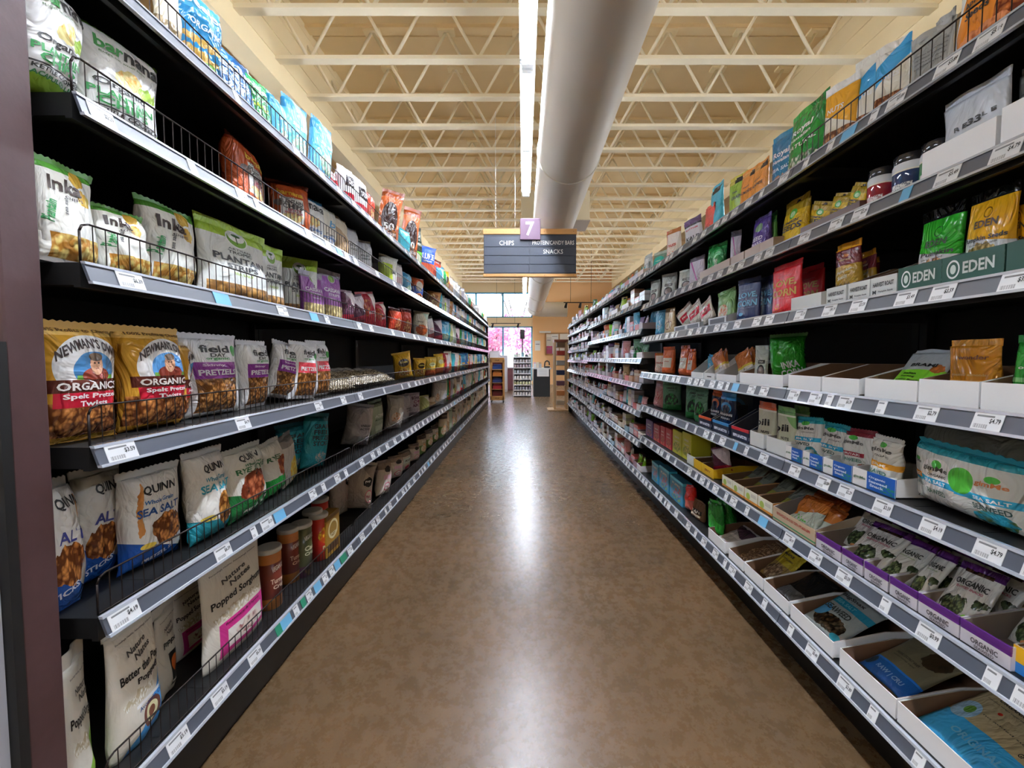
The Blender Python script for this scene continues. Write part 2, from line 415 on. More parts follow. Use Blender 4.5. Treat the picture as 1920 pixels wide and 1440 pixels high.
# ------------------------------------------------------------------ shelving runs
XL, XR = .896, .963
LZ = [1.975, 1.68, 1.345, .965, .60, .19]                 # rail centre heights, chip side
RZ1 = [1.83, 1.58, 1.32, 1.04, .775, .52, .20]            # snack side, first sections
RZ2 = [1.83, 1.62, 1.39, 1.15, .94, .71, .46, .20]
RZ3 = [1.83, 1.65, 1.48, 1.31, 1.12, .92, .71, .48, .20]
LB = [.81, 2.07, 3.29, 4.51, 5.73, 6.95, 8.17, 9.39, 10.15]
RB = [.50, 1.436, 2.325, 3.22, 4.12, 5.02, 5.92, 6.82, 7.72, 8.62]
RAILH = .046
TOPOFF = .020             # shelf surface above rail centre
TAGN = 0
def tag_mat():
    N = NT('price card'); tc = N.n('ShaderNodeTexCoord'); s = N.n('ShaderNodeSeparateXYZ', {0: tc.outputs['UV']}); U, V = s.outputs[0], s.outputs[1]
    st = N.math('GREATER_THAN', N.n('ShaderNodeTexNoise', {'Vector': N.vmath('MULTIPLY', tc.outputs['UV'], (60, 0, 0)).outputs[0], 'Scale': 1.0}).outputs[0], .5)
    z = N.math('MULTIPLY', N.math('MULTIPLY', N.math('LESS_THAN', V, .34), N.math('GREATER_THAN', V, .12)), N.math('MULTIPLY', N.math('LESS_THAN', U, .55), N.math('GREATER_THAN', U, .08)))
    z2 = N.math('MULTIPLY', N.math('LESS_THAN', N.math('ABSOLUTE', N.math('SUBTRACT', V, .78)), .05), N.math('LESS_THAN', N.math('ABSOLUTE', N.math('SUBTRACT', U, .4)), .3))
    mk = N.math('MAXIMUM', N.math('MULTIPLY', z, st), z2)
    N.P(**{'Base Color': N.mix(N.math('MULTIPLY', mk, .75), lin('e6e8ea'), lin('222222')), 'Roughness': .35}); return N.m
TAG = tag_mat(); BTAG = mat('blue sale card', '6fb4dc', .4); GTAG = mat('green card', '2f8a6a', .4)
def rail_mesh(L, tags):
    """price rail: dark insert between pale lips, leaning out at the foot; local x along the run, front at -y"""
    m = MB(); h = RAILH/2; g = .006
    def strip(z0, z1, y, th, mi):
        b = len(m.v); y0 = lambda z: y-(h-z)*.34
        for x in (0.002, L-.002):
            m.v += [(x, y0(z0), z0), (x, y0(z1), z1), (x, y0(z1)+th, z1), (x, y0(z0)+th, z0)]
        for i in range(4): j = (i+1) % 4; m.face((b+i, b+j, b+4+j, b+4+i), mi)
        m.face((b+3, b+2, b+1, b), mi); m.face((b+4, b+5, b+6, b+7), mi)
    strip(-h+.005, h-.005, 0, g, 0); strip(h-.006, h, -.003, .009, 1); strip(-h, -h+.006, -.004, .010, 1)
    for (x0, x1, k) in tags:
        b = len(m.v); y0 = lambda z: -(h-z)*.34-.0012; z0, z1 = -h+.006, h-.006
        m.v += [(x0, y0(z0), z0), (x1, y0(z0), z0), (x1, y0(z1), z1), (x0, y0(z1), z1)]; m.face((b, b+1, b+2, b+3), 2+k, [(0, 0), (1, 0), (1, 1), (0, 1)])
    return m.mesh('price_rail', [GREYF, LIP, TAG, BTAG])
def tag_mesh(w, price, big=True, kind=0):
    m = MB(); h = RAILH/2-.004; y0 = lambda z: -(RAILH/2-z)*.34-.0022
    b = len(m.v); m.v += [(0, y0(-h), -h), (w, y0(-h), -h), (w, y0(h), h), (0, y0(h), h)]
    b2 = len(m.v); m.v += [(x, y+.0014, z) for x, y, z in m.v[b:b+4]]
    m.face((b, b+1, b+2, b+3), 0, [(0, 0), (1, 0), (1, 1), (0, 1)])
    for i in range(4): j = (i+1) % 4; m.face((b+j, b+i, b2+i, b2+j), 0)
    if price:
        m.text(price, lambda a, c: (w*.58+a*w*.36, y0(-.004+c*.011)-.0006, -.004+c*.011), 1)
    return m.mesh('price_tag', [(TAG, BTAG, GTAG)[kind], ink('222222')])
TAGM = {}
def get_tag(w, price, kind=0):
    k = (round(w, 3), price, kind)
    if k not in TAGM: TAGM[k] = tag_mesh(w, price, True, kind)
    return TAGM[k]
def guard_mesh(L, h=.085, step=.0255):
    m = MB(); r = .0014; L0, L1 = .012, L-.012
    n = int((L1-L0)/step)
    for i in range(1, n): x = L0+(L1-L0)*i/n; m.tube((x, 0, 0), (x, 0, h), r, 4)
    c = .018
    m.path([(L0, .0, 0), (L0, 0, h-c), (L0+c*.3, 0, h-c*.3), (L0+c, 0, h), (L1-c, 0, h), (L1-c*.3, 0, h-c*.3), (L1, 0, h-c), (L1, 0, 0)], .0022, 6)
    m.path([(L0, 0, .002), (L1, 0, .002)], .0022, 6)
    return m.mesh('wire_guard', [WIRE])
PRICES = ['$3.59', '$4.79', '$5.19', '$2.29', '$6.39', '$2.79', '$0.99', '$3.89', '$4.19', '$5.49']
def shelf_mesh(L, D, base):
    m = MB(); m.box(0.001, L-.001, .006, D, -.012, 0); m.box(0.001, L-.001, .006, .02, -.05, -.012)
    for i in range(1, int(L/.15)): m.box(i*.15-.002, i*.15+.002, .03, D-.02, -.001, .0008)
    m.box(.001, .02, .02, D, -.045, -.012); m.box(L-.02, L-.001, .02, D, -.045, -.012)
    return m.mesh('shelf', [BLACK])
def run(side, breaks, levels_of, depth, label_side):
    s = -1 if side == 'L' else 1; X = -XL if side == 'L' else XR
    rz = R(90) if side == 'L' else R(-90)
    for i, (y0, y1) in enumerate(zip(breaks, breaks[1:])):
        L = y1-y0; levels = levels_of(y0)
        t = thing('shelving_unit', 'tall black steel shelving unit with grey price rails, %s in the %s run' % (nth(i+1), label_side), 'shelf unit',
                  (X, y0 if side == 'L' else y1, 0), (0, 0, rz), group=label_side+' shelving units')
        top = levels[0]
        D = depth
        m = MB(); m.box(0, L, D, D+.02, .05, top+.04)
        for z in range(8): m.box(0.0, L, D-.003, D, .2+z*.24, .206+z*.24)
        m.obj('back_panel', DARK, t)
        m = MB(); m.box(0, L, .03 if side == 'L' else .09, D, 0, levels[-1]-.03); m.obj('base_plinth', KICK, t)
        for x in (0, L-.03): MB().box(x+.002, x+.028, D-.03, D-.004, .1, top+.03).obj('upright', BLACK, t)
        if (side == 'R' and i == len(breaks)-2) or (side == 'L' and i == len(breaks)-2):
            xe = L if side == 'L' else 0
            MB().box(xe-.012, xe+.012, .02, D, 0, top+.02).obj('end_panel', mat('matt black', '101010', .9), t)
        for j, z in enumerate(levels):
            sh = link(shelf_mesh(L, D, j), 'shelf', t, (0, 0, z+TOPOFF))
            near = y0 < 4.2
            rr = random.Random(i*31+j+(0 if side == 'L' else 500)); tags = []; x = rr.uniform(.01, .07)
            dens = (.26, .22) if (side == 'L' and i < 1) else (.10, .16)
            while x < L-.07:
                w = rr.choice([.052, .052, .052, .026]); kd = 1 if rr.random() < .035 else 0
                tags.append((x, x+w, kd)); x += w+(.0 if near else .10)+rr.uniform(.02, (.36 if j < 4 else .12) if side == 'L' else .10)
            ra = link(rail_mesh(L, [] if near else tags), 'price_rail', sh, (0, 0, -TOPOFF))
            if near:
                if side == 'L' and j == 5 and i == 0:
                    tags = [(.13, .19, 0), (.27, .33, 0), (.42, .48, 0), (.56, .59, 2), (.59, .65, 1), (.67, .70, 0), (.72, .75, 2), (.76, .80, 0), (.82, .87, 1), (.89, .93, 0), (.95, .99, 0), (1.0, 1.05, 1), (1.06, 1.12, 2), (1.14, 1.19, 0)]
                if side == 'L' and j == 4 and i == 0: tags = [(.01, .075, 0), (.30, .36, 0), (.45, .475, 0), (.50, .56, 0), (.57, .63, 1), (.80, .85, 0), (.90, .93, 0), (1.02, 1.07, 0), (1.12, 1.15, 0)]
                if side == 'L' and j == 3 and i == 0: tags = [(.02, .085, 0), (.40, .46, 0), (.86, .92, 0), (1.10, 1.15, 0)]
                if side == 'L' and j == 2 and i == 0: tags = [(.06, .12, 0), (.33, .39, 1), (.62, .68, 0), (.84, .90, 1), (.96, 1.0, 0)]
                for (a, b, kd) in tags: link(get_tag(b-a, rr.choice(PRICES) if (kd == 0 and y0 < 2.2 and b-a > .04) else '', kd), 'price_tag', sh, (a, 0, -TOPOFF))
            if side == 'L':
                link(GM[round(L, 2)], 'wire_guard', sh, (0, .016, 0))
            elif i == 0 and j == 0:
                link(guard_mesh(L-.0), 'wire_guard', sh, (.0, .016, 0))
GM = {round(b-a, 2): guard_mesh(b-a) for a, b in zip(LB, LB[1:])}
run('L', LB, lambda y: LZ, .52, 'chip-side')
run('R', RB, lambda y: RZ1 if y < 3.1 else (RZ2 if y < 5.9 else RZ3), .50, 'snack-side')

# end cap beside the camera
t = thing('end_cap', 'dark reddish brown end cap panel at the start of the chip-side shelving', 'end panel', (-1.15, .74, 0))
BRP = mat('brown laminate', '4d3434', .5, bump=.3, bscale=30, vary=.25)
MB().bbox(-.25, .22, -.03, .03, 0, 3.0, .003).obj('side_panel', BRP, t)
MB().box(-.25, .222, -.045, -.03, 0, 1.2).obj('edge_strip', DARK, t)
MB().box(-.25, .205, -.06, -.046, 0, .9).obj('front_board', mat('light grey board', 'b9bac2', .5), t)
for z in (1.075, 1.40):
    m = MB().box(-.05, .212, -.052, -.046, z-.03, z+.03); m.text('45' if z < 1.2 else '5', lambda a, b: (.193+a*.013, -.0525, z-.005+b*.012), 1)
    m.obj('price_tag', [TAG, ink('222222')], t)

# ------------------------------------------------------------------ packs
def S_pillow(w, h, t, seed):
    r = random.Random(seed); ph = [r.uniform(0, 6.28) for _ in range(8)]; am = r.uniform(.7, 1.2); tw = r.uniform(-.05, .05)
    def S(u, v, back=False):
        p = max(0.0, 1-abs(2*v-1)**4.2)**.75
        half = t/2*p*max(0.0, 1-abs(u)**2.8)**.6
        half *= 1+.10*sin(5*v+ph[0])*sin(2.2*u+ph[1])
        wr = .005*am*(sin(9*u+5*v+ph[2])*sin(7*v-3*u+ph[3])+.7*sin(17*u*(1-p*.6)+ph[4])*(1-p)*2+.4*sin(15*v+6*u+ph[5])*abs(u))
        half += wr*(p if p > .2 else p*2.5)
        x = u*w/2*(1-.09*p)+.004*sin(6*v+ph[6])+tw*(v-.5)*w
        y = (half if back else -half)+.006*sin(3*v+ph[7])
        return Vector((x, y, v*h))
    return S
def S_pouch(w, h, t, seed):
    r = random.Random(seed); ph = [r.uniform(0, 6.28) for _ in range(8)]
    def S(u, v, back=False):
        p = (1-v)**.62*min(1, .55+v*4)
        half = t/2*p*max(0.0, 1-abs(u)**3.2)**.55
        half += .0026*(sin(6*u+4*v+ph[1])*sin(6*v+ph[2])+.5*sin(13*v+5*u+ph[3]))*(1-abs(u)**4)*(1-v**4)
        x = u*w/2*(1-.05*sin(pi*v))
        y = (half if back else -half)+.008*sin(2.4*v+ph[4])*v
        return Vector((x, y, v*h))
    return S
def pack_mesh(S, mats, texts, top=.93, nu=13, nv=20, close=True):
    """front and back skin of a bag between v=0 and v=top, lettering laid on the front"""
    m = MB(); us = [-math.cos(pi*i/nu) for i in range(nu+1)]
    us = [.5*a+.5*(-1+2*i/nu) for i, a in enumerate(us)]
    n = 2*nu
    for k in range(nv+1):
        v = top*k/nv
        for u in us[:-1]: m.v.append(tuple(S(u, v)))
        for u in us[:0:-1]: m.v.append(tuple(S(u, v, True)))
    cols = [(u+1)/2 for u in us[:-1]]+[(u+1)/2 for u in us[:0:-1]]
    for k in range(nv):
        v0, v1 = top*k/nv, top*(k+1)/nv
        for i in range(n):
            j = (i+1) % n
            m.face((k*n+i, k*n+j, k*n+n+j, k*n+n+i), 0, [(cols[i], v0), (cols[j], v0), (cols[j], v1), (cols[i], v1)], True)
    m.face([n-1-i for i in range(n)], 0, [(c, 0) for c in cols[::-1]])
    m.face([nv*n+i for i in range(n)], 0, [(c, top) for c in cols])
    for T in texts: lay(m, T, lambda a, b: S(2*a-1, b)+Vector((0, -.0016, 0)), mats)
    return m
def lay(m, T, S, mats):
    s, cu, cv, wu, hv, col = T[:6]; rot = R(T[6]) if len(T) > 6 else 0; arc = T[7] if len(T) > 7 else 0; asp = T[8] if len(T) > 8 else 1.5
    mt = ink(col)
    if mt not in mats: mats.append(mt)
    def fn(x, y):
        a, b = (x-.5)*wu, (y-.5)*hv
        if rot: a, b = a*cos(rot)-b*sin(rot)*asp, a*sin(rot)/asp+b*cos(rot)
        return S(min(.985, max(.015, cu+a)), min(.99, max(.0, cv+b)))
    m.text(s, fn, mats.index(mt), arc=arc, bold=.028 if hv > .03 else .012)
def strip_mesh(S, v0, v1, mat_, zig=True, th=.0012, w=1.0):
    m = MB(); n = 24
    for k in range(n+1):
        u = -1+2*k/n; z = .0035 if (zig and k % 2) else 0
        a, b = S(u*w, v0), S(u*w, v1)
        for q, dz in ((a, 0), (b, z)):
            c = Vector((q.x, 0, q.z+dz)); yy = S(0, v1).y*.5+.003*sin(5*u)
            m.v += [(c.x, yy-th, c.z), (c.x, yy+th, c.z)]
    for k in range(n):
        a = k*4; u0, u1 = k/n, (k+1)/n
        m.face((a, a+4, a+6, a+2), 0, [(u0, v0), (u1, v0), (u1, v1), (u0, v1)]); m.face((a+5, a+1, a+3, a+7), 0, [(u1, v0), (u0, v0), (u0, v1), (u1, v1)]); m.face((a+2, a+6, a+7, a+3), 0, [(u0, v1), (u1, v1), (u1, v1), (u0, v1)])
    return m.mesh('seal', [mat_])
# designs: key -> (shape, base colour, print layers, lettering, looks like, short name, gloss)
D = {}
def des(key, shape, base, layers, texts, look, short, rough=.3, wr=.5): D[key] = (shape, base, layers, texts, look, short, rough, wr)
PR = ('b5763c', '5a2f16')     # pretzel browns
CH = ('e2bc74', 'a87832')     # chip golds
# --- chip side, near packs
des('oatbag', 'P', 'cfc6ae', [('b', 0, .3, '8f7a56')], [], 'pale oat coloured snack bag', 'oat bag')
des('peel_a', 'P', '1d6f9c', [('b', .72, 1, '3f97bd'), ('f', .5, .42, .42, .05, 'd3b46a', 'a5823c', 9), ('f', .45, .28, .4, .05, 'd3b46a', 'a5823c', 9), ('e', .7, .2, .14, .06, '7fae5a')],
    [('peeled', .55, .80, .8, .13, 'e8f2f6'), ('ORGANIC', .55, .60, .6, .07, 'd5e8f0')], 'bright blue bag of peeled snacks with pea pods', 'bright blue bag', .25)
des('peel_b', 'P', '164f84', [('l', -.9, 1, .35, '1b67a0'), ('f', .5, .26, .42, .045, 'c99a4e', '8f6a2c', 9), ('f', .45, .13, .4, .04, 'c99a4e', '8f6a2c', 9)],
    [('peeled', .52, .66, .82, .15, 'f2f6fa'), ('SNACKS', .5, .52, .5, .05, 'c8dcec')], 'deep blue bag of peeled snacks with white lettering', 'deep blue bag', .22)
des('peel_g', 'P', '1f7a3e', [('b', .8, 1, '2f9450'), ('f', .5, .2, .4, .1, 'caa052', '7a5a28', 9)],
    [('peeled', .52, .78, .8, .12, 'eef6ee'), ('SNACKS', .5, .64, .5, .05, 'd5ead5'), ('GARLIC', .5, .5, .55, .07, 'c8e04a')], 'green bag of peeled snacks with yellow lettering', 'green bag', .25)
des('sky', 'P', '58a8cc', [('b', .8, 1, '2f7fae'), ('l', .8, 1, 1.15, '8cc6de'), ('f', .55, .3, .35, .16, 'd8e4c0', '7aa890', 7)], [('sea salt', .5, .62, .6, .08, 'e6f2f6')], 'pale blue snack bag with crimped dark blue top', 'pale blue bag', .3)
des('redapple', 'P', 'a81c2c', [('f', .5, .35, .45, .3, 'd8404a', '8a1420', 5), ('e', .5, .75, .3, .12, 'f0e6e0')], [('APPLE', .5, .75, .5, .07, 'a01828')], 'red apple chip bag', 'red bag')
des('redwhite', 'P', 'e8dede', [('b', 0, .35, 'b01c30'), ('r', .15, .85, .5, .75, '2a2226')], [('CRISP', .5, .62, .55, .12, 'f0f0f0')], 'white bag with red foot and black panel', 'red and white bag')
des('late', 'P', 'b4592c', [('b', .86, 1, '7a3414'), ('e', .5, .5, .38, .28, '2a1814'), ('f', .5, .2, .42, .16, 'c07838', '3a1c10', 6)], [('50', .5, .36, .5, .12, 'f2eee8'), ('MULTIGRAIN', .5, .24, .7, .05, 'e8e0d8')], 'copper tortilla chip bag with dark round picture', 'copper bag', .22)
des('tealbag', 'P', '2f9aa8', [('b', 0, .3, '1f6a78')], [], 'teal chip bag', 'teal bag')
des('nightgreen', 'P', '12241a', [('b', 0, .45, '6fc03a'), ('e', .5, .3, .3, .12, 'd8e8c0')], [('JALAPENO', .5, .6, .7, .08, 'e8f0e8')], 'black bag with bright green foot', 'black and green bag')
des('luke', 'P', 'e8542a', [('b', .5, 1, '1f4fb4'), ('l', .6, 1, 1.3, '1b3f98')], [('LUKE', .5, .70, .8, .17, 'ffffff'), ('ORGANIC', .5, .56, .6, .05, 'e8ecf8')], 'blue and orange chip bag with big white name', 'blue and orange bag')
des('barn', 'P', 'e6e5da', [('l', -.25, 1, .82, 'e6e5da'), ('b', .93, 1, '5a8a34'), ('b', 0, .12, '8fb838'), ('l', .55, -1, .30, 'b5cf62'), ('f', .50, .56, .17, .09, 'dba04c', 'f0d090', 8), ('f', .72, .52, .12, .07, 'b8d070', '8fb040', 5), ('b', .20, .215, '444')],
    [('bar', .27, .80, .28, .12, '4f9f58'), ('nana', .64, .79, .44, .10, '3a3836'), ('Ridge cut, small batch', .42, .71, .5, .025, '5a7a4a'), ('Organic', .4, .42, .55, .08, '2c2a28'), ('PLANTAIN', .42, .335, .68, .065, '45a05a'), ('CHIPS', .42, .26, .55, .075, '45a05a'), ('KETTLE COOKED', .45, .175, .7, .035, '3c3c38'), ('ACAPULCO LIME', .45, .125, .7, .035, '3f8a50')],
    'white plantain chip bag with lime slices and green foot', 'lime plantain bag', .32)
des('barn_o', 'P', 'b04e26', [('b', .9, 1, '7a2f18'), ('r', .22, .8, .24, .68, 'e9e2d8'), ('e', .18, .56, .1, .06, '6a5a54'), ('f', .5, .33, .26, .08, 'd8a04e', 'f0d59a', 8), ('f', .5, .1, .4, .12, 'c84a3a', '7a2a20', 5)],
    [('barnana', .5, .76, .62, .09, 'e8b82a'), ('ORGANIC', .45, .665, .4, .03, '444'), ('PLANTAIN', .5, .60, .56, .07, '3a3634'), ('CHIPS', .52, .52, .5, .085, '3a3634'), ('SPICY', .56, .455, .34, .045, 'c84a5a'), ('MANGO SALSA', .54, .405, .44, .04, 'c84a5a')],
    'rust orange plantain chip bag with white panel', 'rust orange bag', .3)
des('barn_w', 'P', 'e6e3d8', [('b', .9, 1, '3a7aa8'), ('f', .4, .5, .25, .1, 'dba04c', 'f0d090', 8), ('q', .1, .9, .05, .25, 'd8e0ea', '2f6fb4', 9)], [('nana', .55, .78, .6, .12, '3a3836'), ('CHIPS', .5, .33, .5, .06, '2f6fb4')], 'cream plantain chip bag with blue checked foot', 'blue checked bag')
des('cream_b', 'P', 'd8d4c6', [('f', .6, .3, .2, .12, '4a86c4', 'e0e0e0', 6)], [('b', .55, .66, .3, .14, '5aa0d0'), ('Organic', .5, .42, .5, .05, '444'), ('POPPED', .5, .34, .6, .06, '2f6fb4')], 'cream snack bag with blue letters', 'cream bag')
des('tanbag', 'P', 'b49a7c', [('l', .3, 1, .75, 'd8cdb8'), ('f', .5, .3, .4, .16, '8a6a44', 'c0a078', 7)], [], 'tan crinkled snack bag', 'tan bag')
des('greywhite', 'P', 'b6b8bc', [('r', .2, .85, .25, .62, 'd8dade')], [('SEA SALT', .52, .55, .5, .06, '55585e'), ('VINEGAR', .52, .45, .5, .05, '55585e')], 'silver grey chip bag with pale label', 'silver grey bag', .28)
des('limewhite', 'P', 'dcdcd2', [('r', .0, .6, .15, .7, 'b4cc3a'), ('b', .85, 1, 'cfd0c8')], [('LIME', .7, .45, .3, .08, '444')], 'white bag with a lime green side', 'lime sided bag')
des('pinkwhite', 'P', 'dfd6d4', [('b', 0, .25, 'c05a5a'), ('r', .2, .7, .3, .5, 'e8b8b8')], [], 'white chip bag with pink band', 'pink banded bag')
des('roundel', 'P', 'c0562c', [('b', .3, .62, '2452b0'), ('e', .5, .65, .3, .2, 'c9c0b0'), ('f', .5, .2, .4, .15, 'd88a4a', '8a3a1c', 6)], [('CORN', .5, .45, .5, .08, 'f2f2f2')], 'orange chip bag with blue belt and grey roundel', 'blue belted bag')
des('gold_o', 'P', 'c98a4e', [('f', .5, .55, .4, .3, 'e8c07a', '8a4a24', 5), ('b', 0, .25, 'c8562c')], [], 'golden chip bag with swirled print', 'golden swirl bag')
des('inka', 'P', 'dddcd4', [('b', .88, 1, '4d8a34'), ('f', .62, .86, .14, .08, 'e0c05a', 'c8a040', 5), ('f', .72, .68, .14, .08, 'ecd078', 'caa244', 5), ('q', .12, .95, .04, .28, 'ecca7a', 'a8742e', 5), ('b', .0, .035, 'e6e4da')],
    [('Inka', .38, .75, .5, .14, '3a2a24'), ('CHIPS', .5, .645, .28, .03, '3a2a24'), ('Plantain', .15, .48, .34, .09, '3f9a5a', 80, 0, 1.6), ('sea salt', .36, .56, .3, .04, '555', 80, 0, 1.6)], 'white plantain chip bag with green top edge', 'green topped bag', .32)
des('artisan', 'S', 'cdcfcb', [('b', .80, 1, '9dbd3c'), ('e', .5, .81, .17, .115, 'e4e6e0'), ('e', .5, .81, .15, .1, '6f9a3a'), ('e', .5, .845, .13, .07, 'dfe2da'), ('q', .04, .96, .0, .2, 'c0904c', '7a5428', 5), ('r', .49, .51, .75, .85, '3a4a2a'), ('e', .5, .86, .07, .018, '3a5a2a')],
    [('ARTISAN', .5, .665, .34, .03, '5a5c5a'), ('TROPIC', .5, .62, .36, .04, '5a5c5a'), ('PLANTAIN', .5, .525, .78, .085, '33363a'), ('STRIPS', .5, .43, .46, .065, '33363a'), ('SEA SALT', .5, .34, .3, .035, 'a8c04a')], 'grey plantain strips pouch with lime top and palm emblem', 'palm emblem pouch', .4)
des('cassava', 'S', '8a4698', [('b', .86, 1, 'a09aa8'), ('e', .5, .84, .17, .09, 'b8a8c0'), ('e', .5, .83, .14, .07, '7a9a4a'), ('q', .04, .96, .0, .3, 'e4cf98', '9a8450', 5)],
    [('CASSAVA', .5, .6, .78, .08, 'f2eef4'), ('STRIPS', .5, .51, .5, .05, 'e6dcea'), ('SEA SALT', .5, .42, .4, .035, 'e6dcea')], 'purple cassava strips pouch with clear foot', 'purple pouch', .35)
des('plumbag', 'P', '5a3048', [('b', 0, .25, 'a01c34'), ('l', .8, 1, 1.0, 'd8ccd4')], [], 'plum coloured bag with white shoulder', 'plum bag')
des('redbag', 'P', 'a01e2c', [('l', .9, .5, .9, 'd8c4bc'), ('f', .3, .55, .2, .25, 'c8703a', '8a2a20', 5)], [('BEET', .6, .4, .4, .08, 'f0e0e0')], 'crimson vegetable chip bag', 'crimson bag', .25)
des('redorange', 'P', 'c03a22', [('f', .5, .35, .35, .25, 'dca060', '903018', 5), ('b', .85, 1, '5a2018')], [], 'red and orange chip bag', 'red orange bag', .25)
des('sweetp', 'P', 'd8cdb4', [('f', .5, .3, .36, .2, 'e0702c', 'b04818', 5), ('l', .7, 1, 1.3, 'b8cbb4')], [('chips', .4, .6, .4, .07, '6a5a3a')], 'cream chip bag with orange sweet potato picture', 'sweet potato bag')
des('newman', 'P', 'b3842a', [('b', .885, 1, 'd6ae62'), ('q', .02, .98, .06, .34, PR[0], PR[1], 8), ('e', .56, .62, .42, .27, 'e4e0dc'), ('e', .58, .60, .27, .155, '4f8ac0'), ('l', 0, -1, -.0, 'b3842a') if 0 else ('r', .34, .84, .50, .56, '5f9040'),
        ('e', .59, .555, .19, .07, '7a3428'), ('e', .59, .645, .085, .085, 'c89a7c'), ('e', .59, .71, .085, .035, '6a5a4c'), ('r', .57, .61, .61, .617, '7a4434'), ('e', .565, .66, .012, .008, '3a2a24'), ('e', .615, .66, .012, .008, '3a2a24'),
        ('r', .08, .98, .42, .525, '4a2018'), ('r', .14, .96, .30, .42, 'ac1c30'), ('b', 0, .06, 'b3842a')],
    [("100% Profits to Charity", .5, .925, .84, .035, '6a4a1c'), ("NEWMAN'S OWN", .55, .71, .76, .085, '2c1c1c', 0, 1.35), ('ORGANICS', .54, .47, .76, .065, 'e8e0d8'), ('Spelt Pretzel', .55, .385, .68, .052, 'eedfe0'), ('Twists', .55, .328, .36, .045, 'eedfe0')],
    'gold spelt pretzel bag with round farmer portrait', 'gold pretzel bag', .18, .8)
des('field', 'P', 'e2e0e2', [('q', .1, .84, .06, .52, 'b07a40', '54300f', 9), ('r', .1, .84, .46, .66, '86388e'), ('e', .84, .80, .1, .07, '3f9a4a')],
    [('field', .45, .82, .5, .09, '2a2a2a'), ('DAY', .5, .745, .26, .045, '2a2a2a'), ('organic', .48, .70, .4, .045, '4f9a5a'), ('Skinny', .4, .62, .42, .04, 'e8c8e8'), ('PRETZELS', .47, .535, .66, .07, 'f2eaf2')], 'white pretzel bag with purple band and clear window', 'purple banded pretzel bag', .25, .7)
des('field_r', 'P', 'e2e0e2', [('q', .14, .86, .06, .52, 'a8713c', '54300f', 7), ('r', .14, .86, .46, .64, 'd04650'), ('e', .82, .76, .1, .06, '3f9a4a')],
    [('field', .5, .82, .5, .09, '2a2a2a'), ('DAY', .52, .75, .26, .04, '2a2a2a'), ('organic', .5, .7, .4, .04, '4f9a5a'), ('PRETZELS', .5, .53, .64, .07, 'f2eaea')], 'white pretzel bag with red band and clear window', 'red banded pretzel bag', .25, .7)
des('grain', 'P', 'b8ad94', [('q', .0, 1, .0, 1, 'd0c6ae', '5c4c34', 22), ('r', .12, .88, .55, .95, '9a9894'), ('r', .12, .88, .60, .62, '55534f')], [], 'clear bag of pale grain crackers', 'grain bag', .15, .8)
des('yellow', 'P', 'cf9f26', [('e', .5, .6, .3, .15, '3a2a14'), ('f', .5, .25, .35, .15, 'e8d070', 'a05a20', 6)], [('CORN', .5, .62, .4, .07, 'f0d850')], 'yellow corn chip bag', 'yellow bag', .25)
des('ylw2', 'P', 'd8b23a', [('b', 0, .3, 'c05a2c'), ('e', .5, .6, .3, .12, 'f0e0a0')], [('CHIPS', .5, .6, .45, .07, '3a2a14')], 'mustard chip bag with orange foot', 'mustard bag', .25)
QL = lambda c: [('l', -.22, -1, -.30, c)]
des('quinn_b', 'P', 'd6d3cc', [('l', -.25, -1, -.32, '1c4a94'), ('f', .66, .36, .28, .17, 'c8813e', '5a2c10', 7), ('f', .2, .62, .05, .28, 'a8662c', 'c98a4c', 4), ('e', .3, .23, .12, .03, 'd8b84a')],
    [('QUINN', .5, .80, .56, .10, '1c1c1c'), ('Whole Grain', .5, .68, .5, .045, '2f6fb0'), ('SEA SALT', .52, .58, .74, .085, '24508f'), ('PRETZEL STICKS', .6, .12, .7, .04, 'd8e0ec', 12)], 'white and blue sea salt pretzel bag', 'blue footed pretzel bag', .3)
des('quinn_b2', 'P', 'ccc9c2', [('l', -.25, -1, -.36, '1c4a94'), ('f', .45, .36, .32, .16, 'c8813e', '5a2c10', 7), ('f', .8, .6, .05, .28, 'a8662c', 'c98a4c', 4)],
    [('QUINN', .55, .82, .56, .10, '1c1c1c'), ('ALT', .5, .57, .5, .09, '3a3f8a'), ('STICKS', .35, .16, .5, .05, 'd8e0ec', 15)], 'white and blue pretzel stick bag pushed behind', 'blue pretzel stick bag', .3)
des('quinn_t', 'P', 'd8d5ce', [('l', -.1, -1, -.26, '1f7a86'), ('f', .72, .33, .24, .2, 'c48a44', '5a3010', 5), ('e', .25, .26, .14, .03, 'c8b04a')],
    [('QUINN', .5, .80, .6, .10, '1c1c1c'), ('Whole Grain', .5, .68, .55, .05, '4a9ab0'), ('SEA SALT', .52, .58, .8, .09, '38a0b4')], 'white and teal sea salt pretzel bag', 'teal footed pretzel bag', .3)
des('quinn_g', 'P', 'd2d0c6', [('l', -.2, -1, -.40, '1c6a34'), ('f', .5, .44, .36, .22, 'b86a44', '6a2c18', 5)],
    [('QUINN', .42, .86, .5, .10, '1c1c1c'), ('Whole Grain', .5, .76, .5, .04, '2f7a4a'), ('RYE STYLE', .5, .69, .8, .075, '2a6a3a'), ('PRETZEL RODS', .55, .14, .7, .045, 'e0ecd8', 10)], 'white and green rye pretzel bag', 'green footed pretzel bag', .3)
des('quinn_g2', 'P', 'd2d0c6', [('b', 0, .34, '1f8a3a'), ('f', .7, .5, .22, .2, 'c4784a', '7a3420', 5)], [('RYE', .35, .7, .5, .09, '2a6a3a')], 'green footed rye bag tilted against the next', 'tilted green bag', .3)
des('greyyel', 'P', 'c2beb6', [('f', .6, .28, .36, .26, 'e0aa28', 'f0d070', 4), ('b', .8, 1, '8a8680')], [], 'grey pretzel bag with yellow mustard splash', 'mustard splash bag', .3)
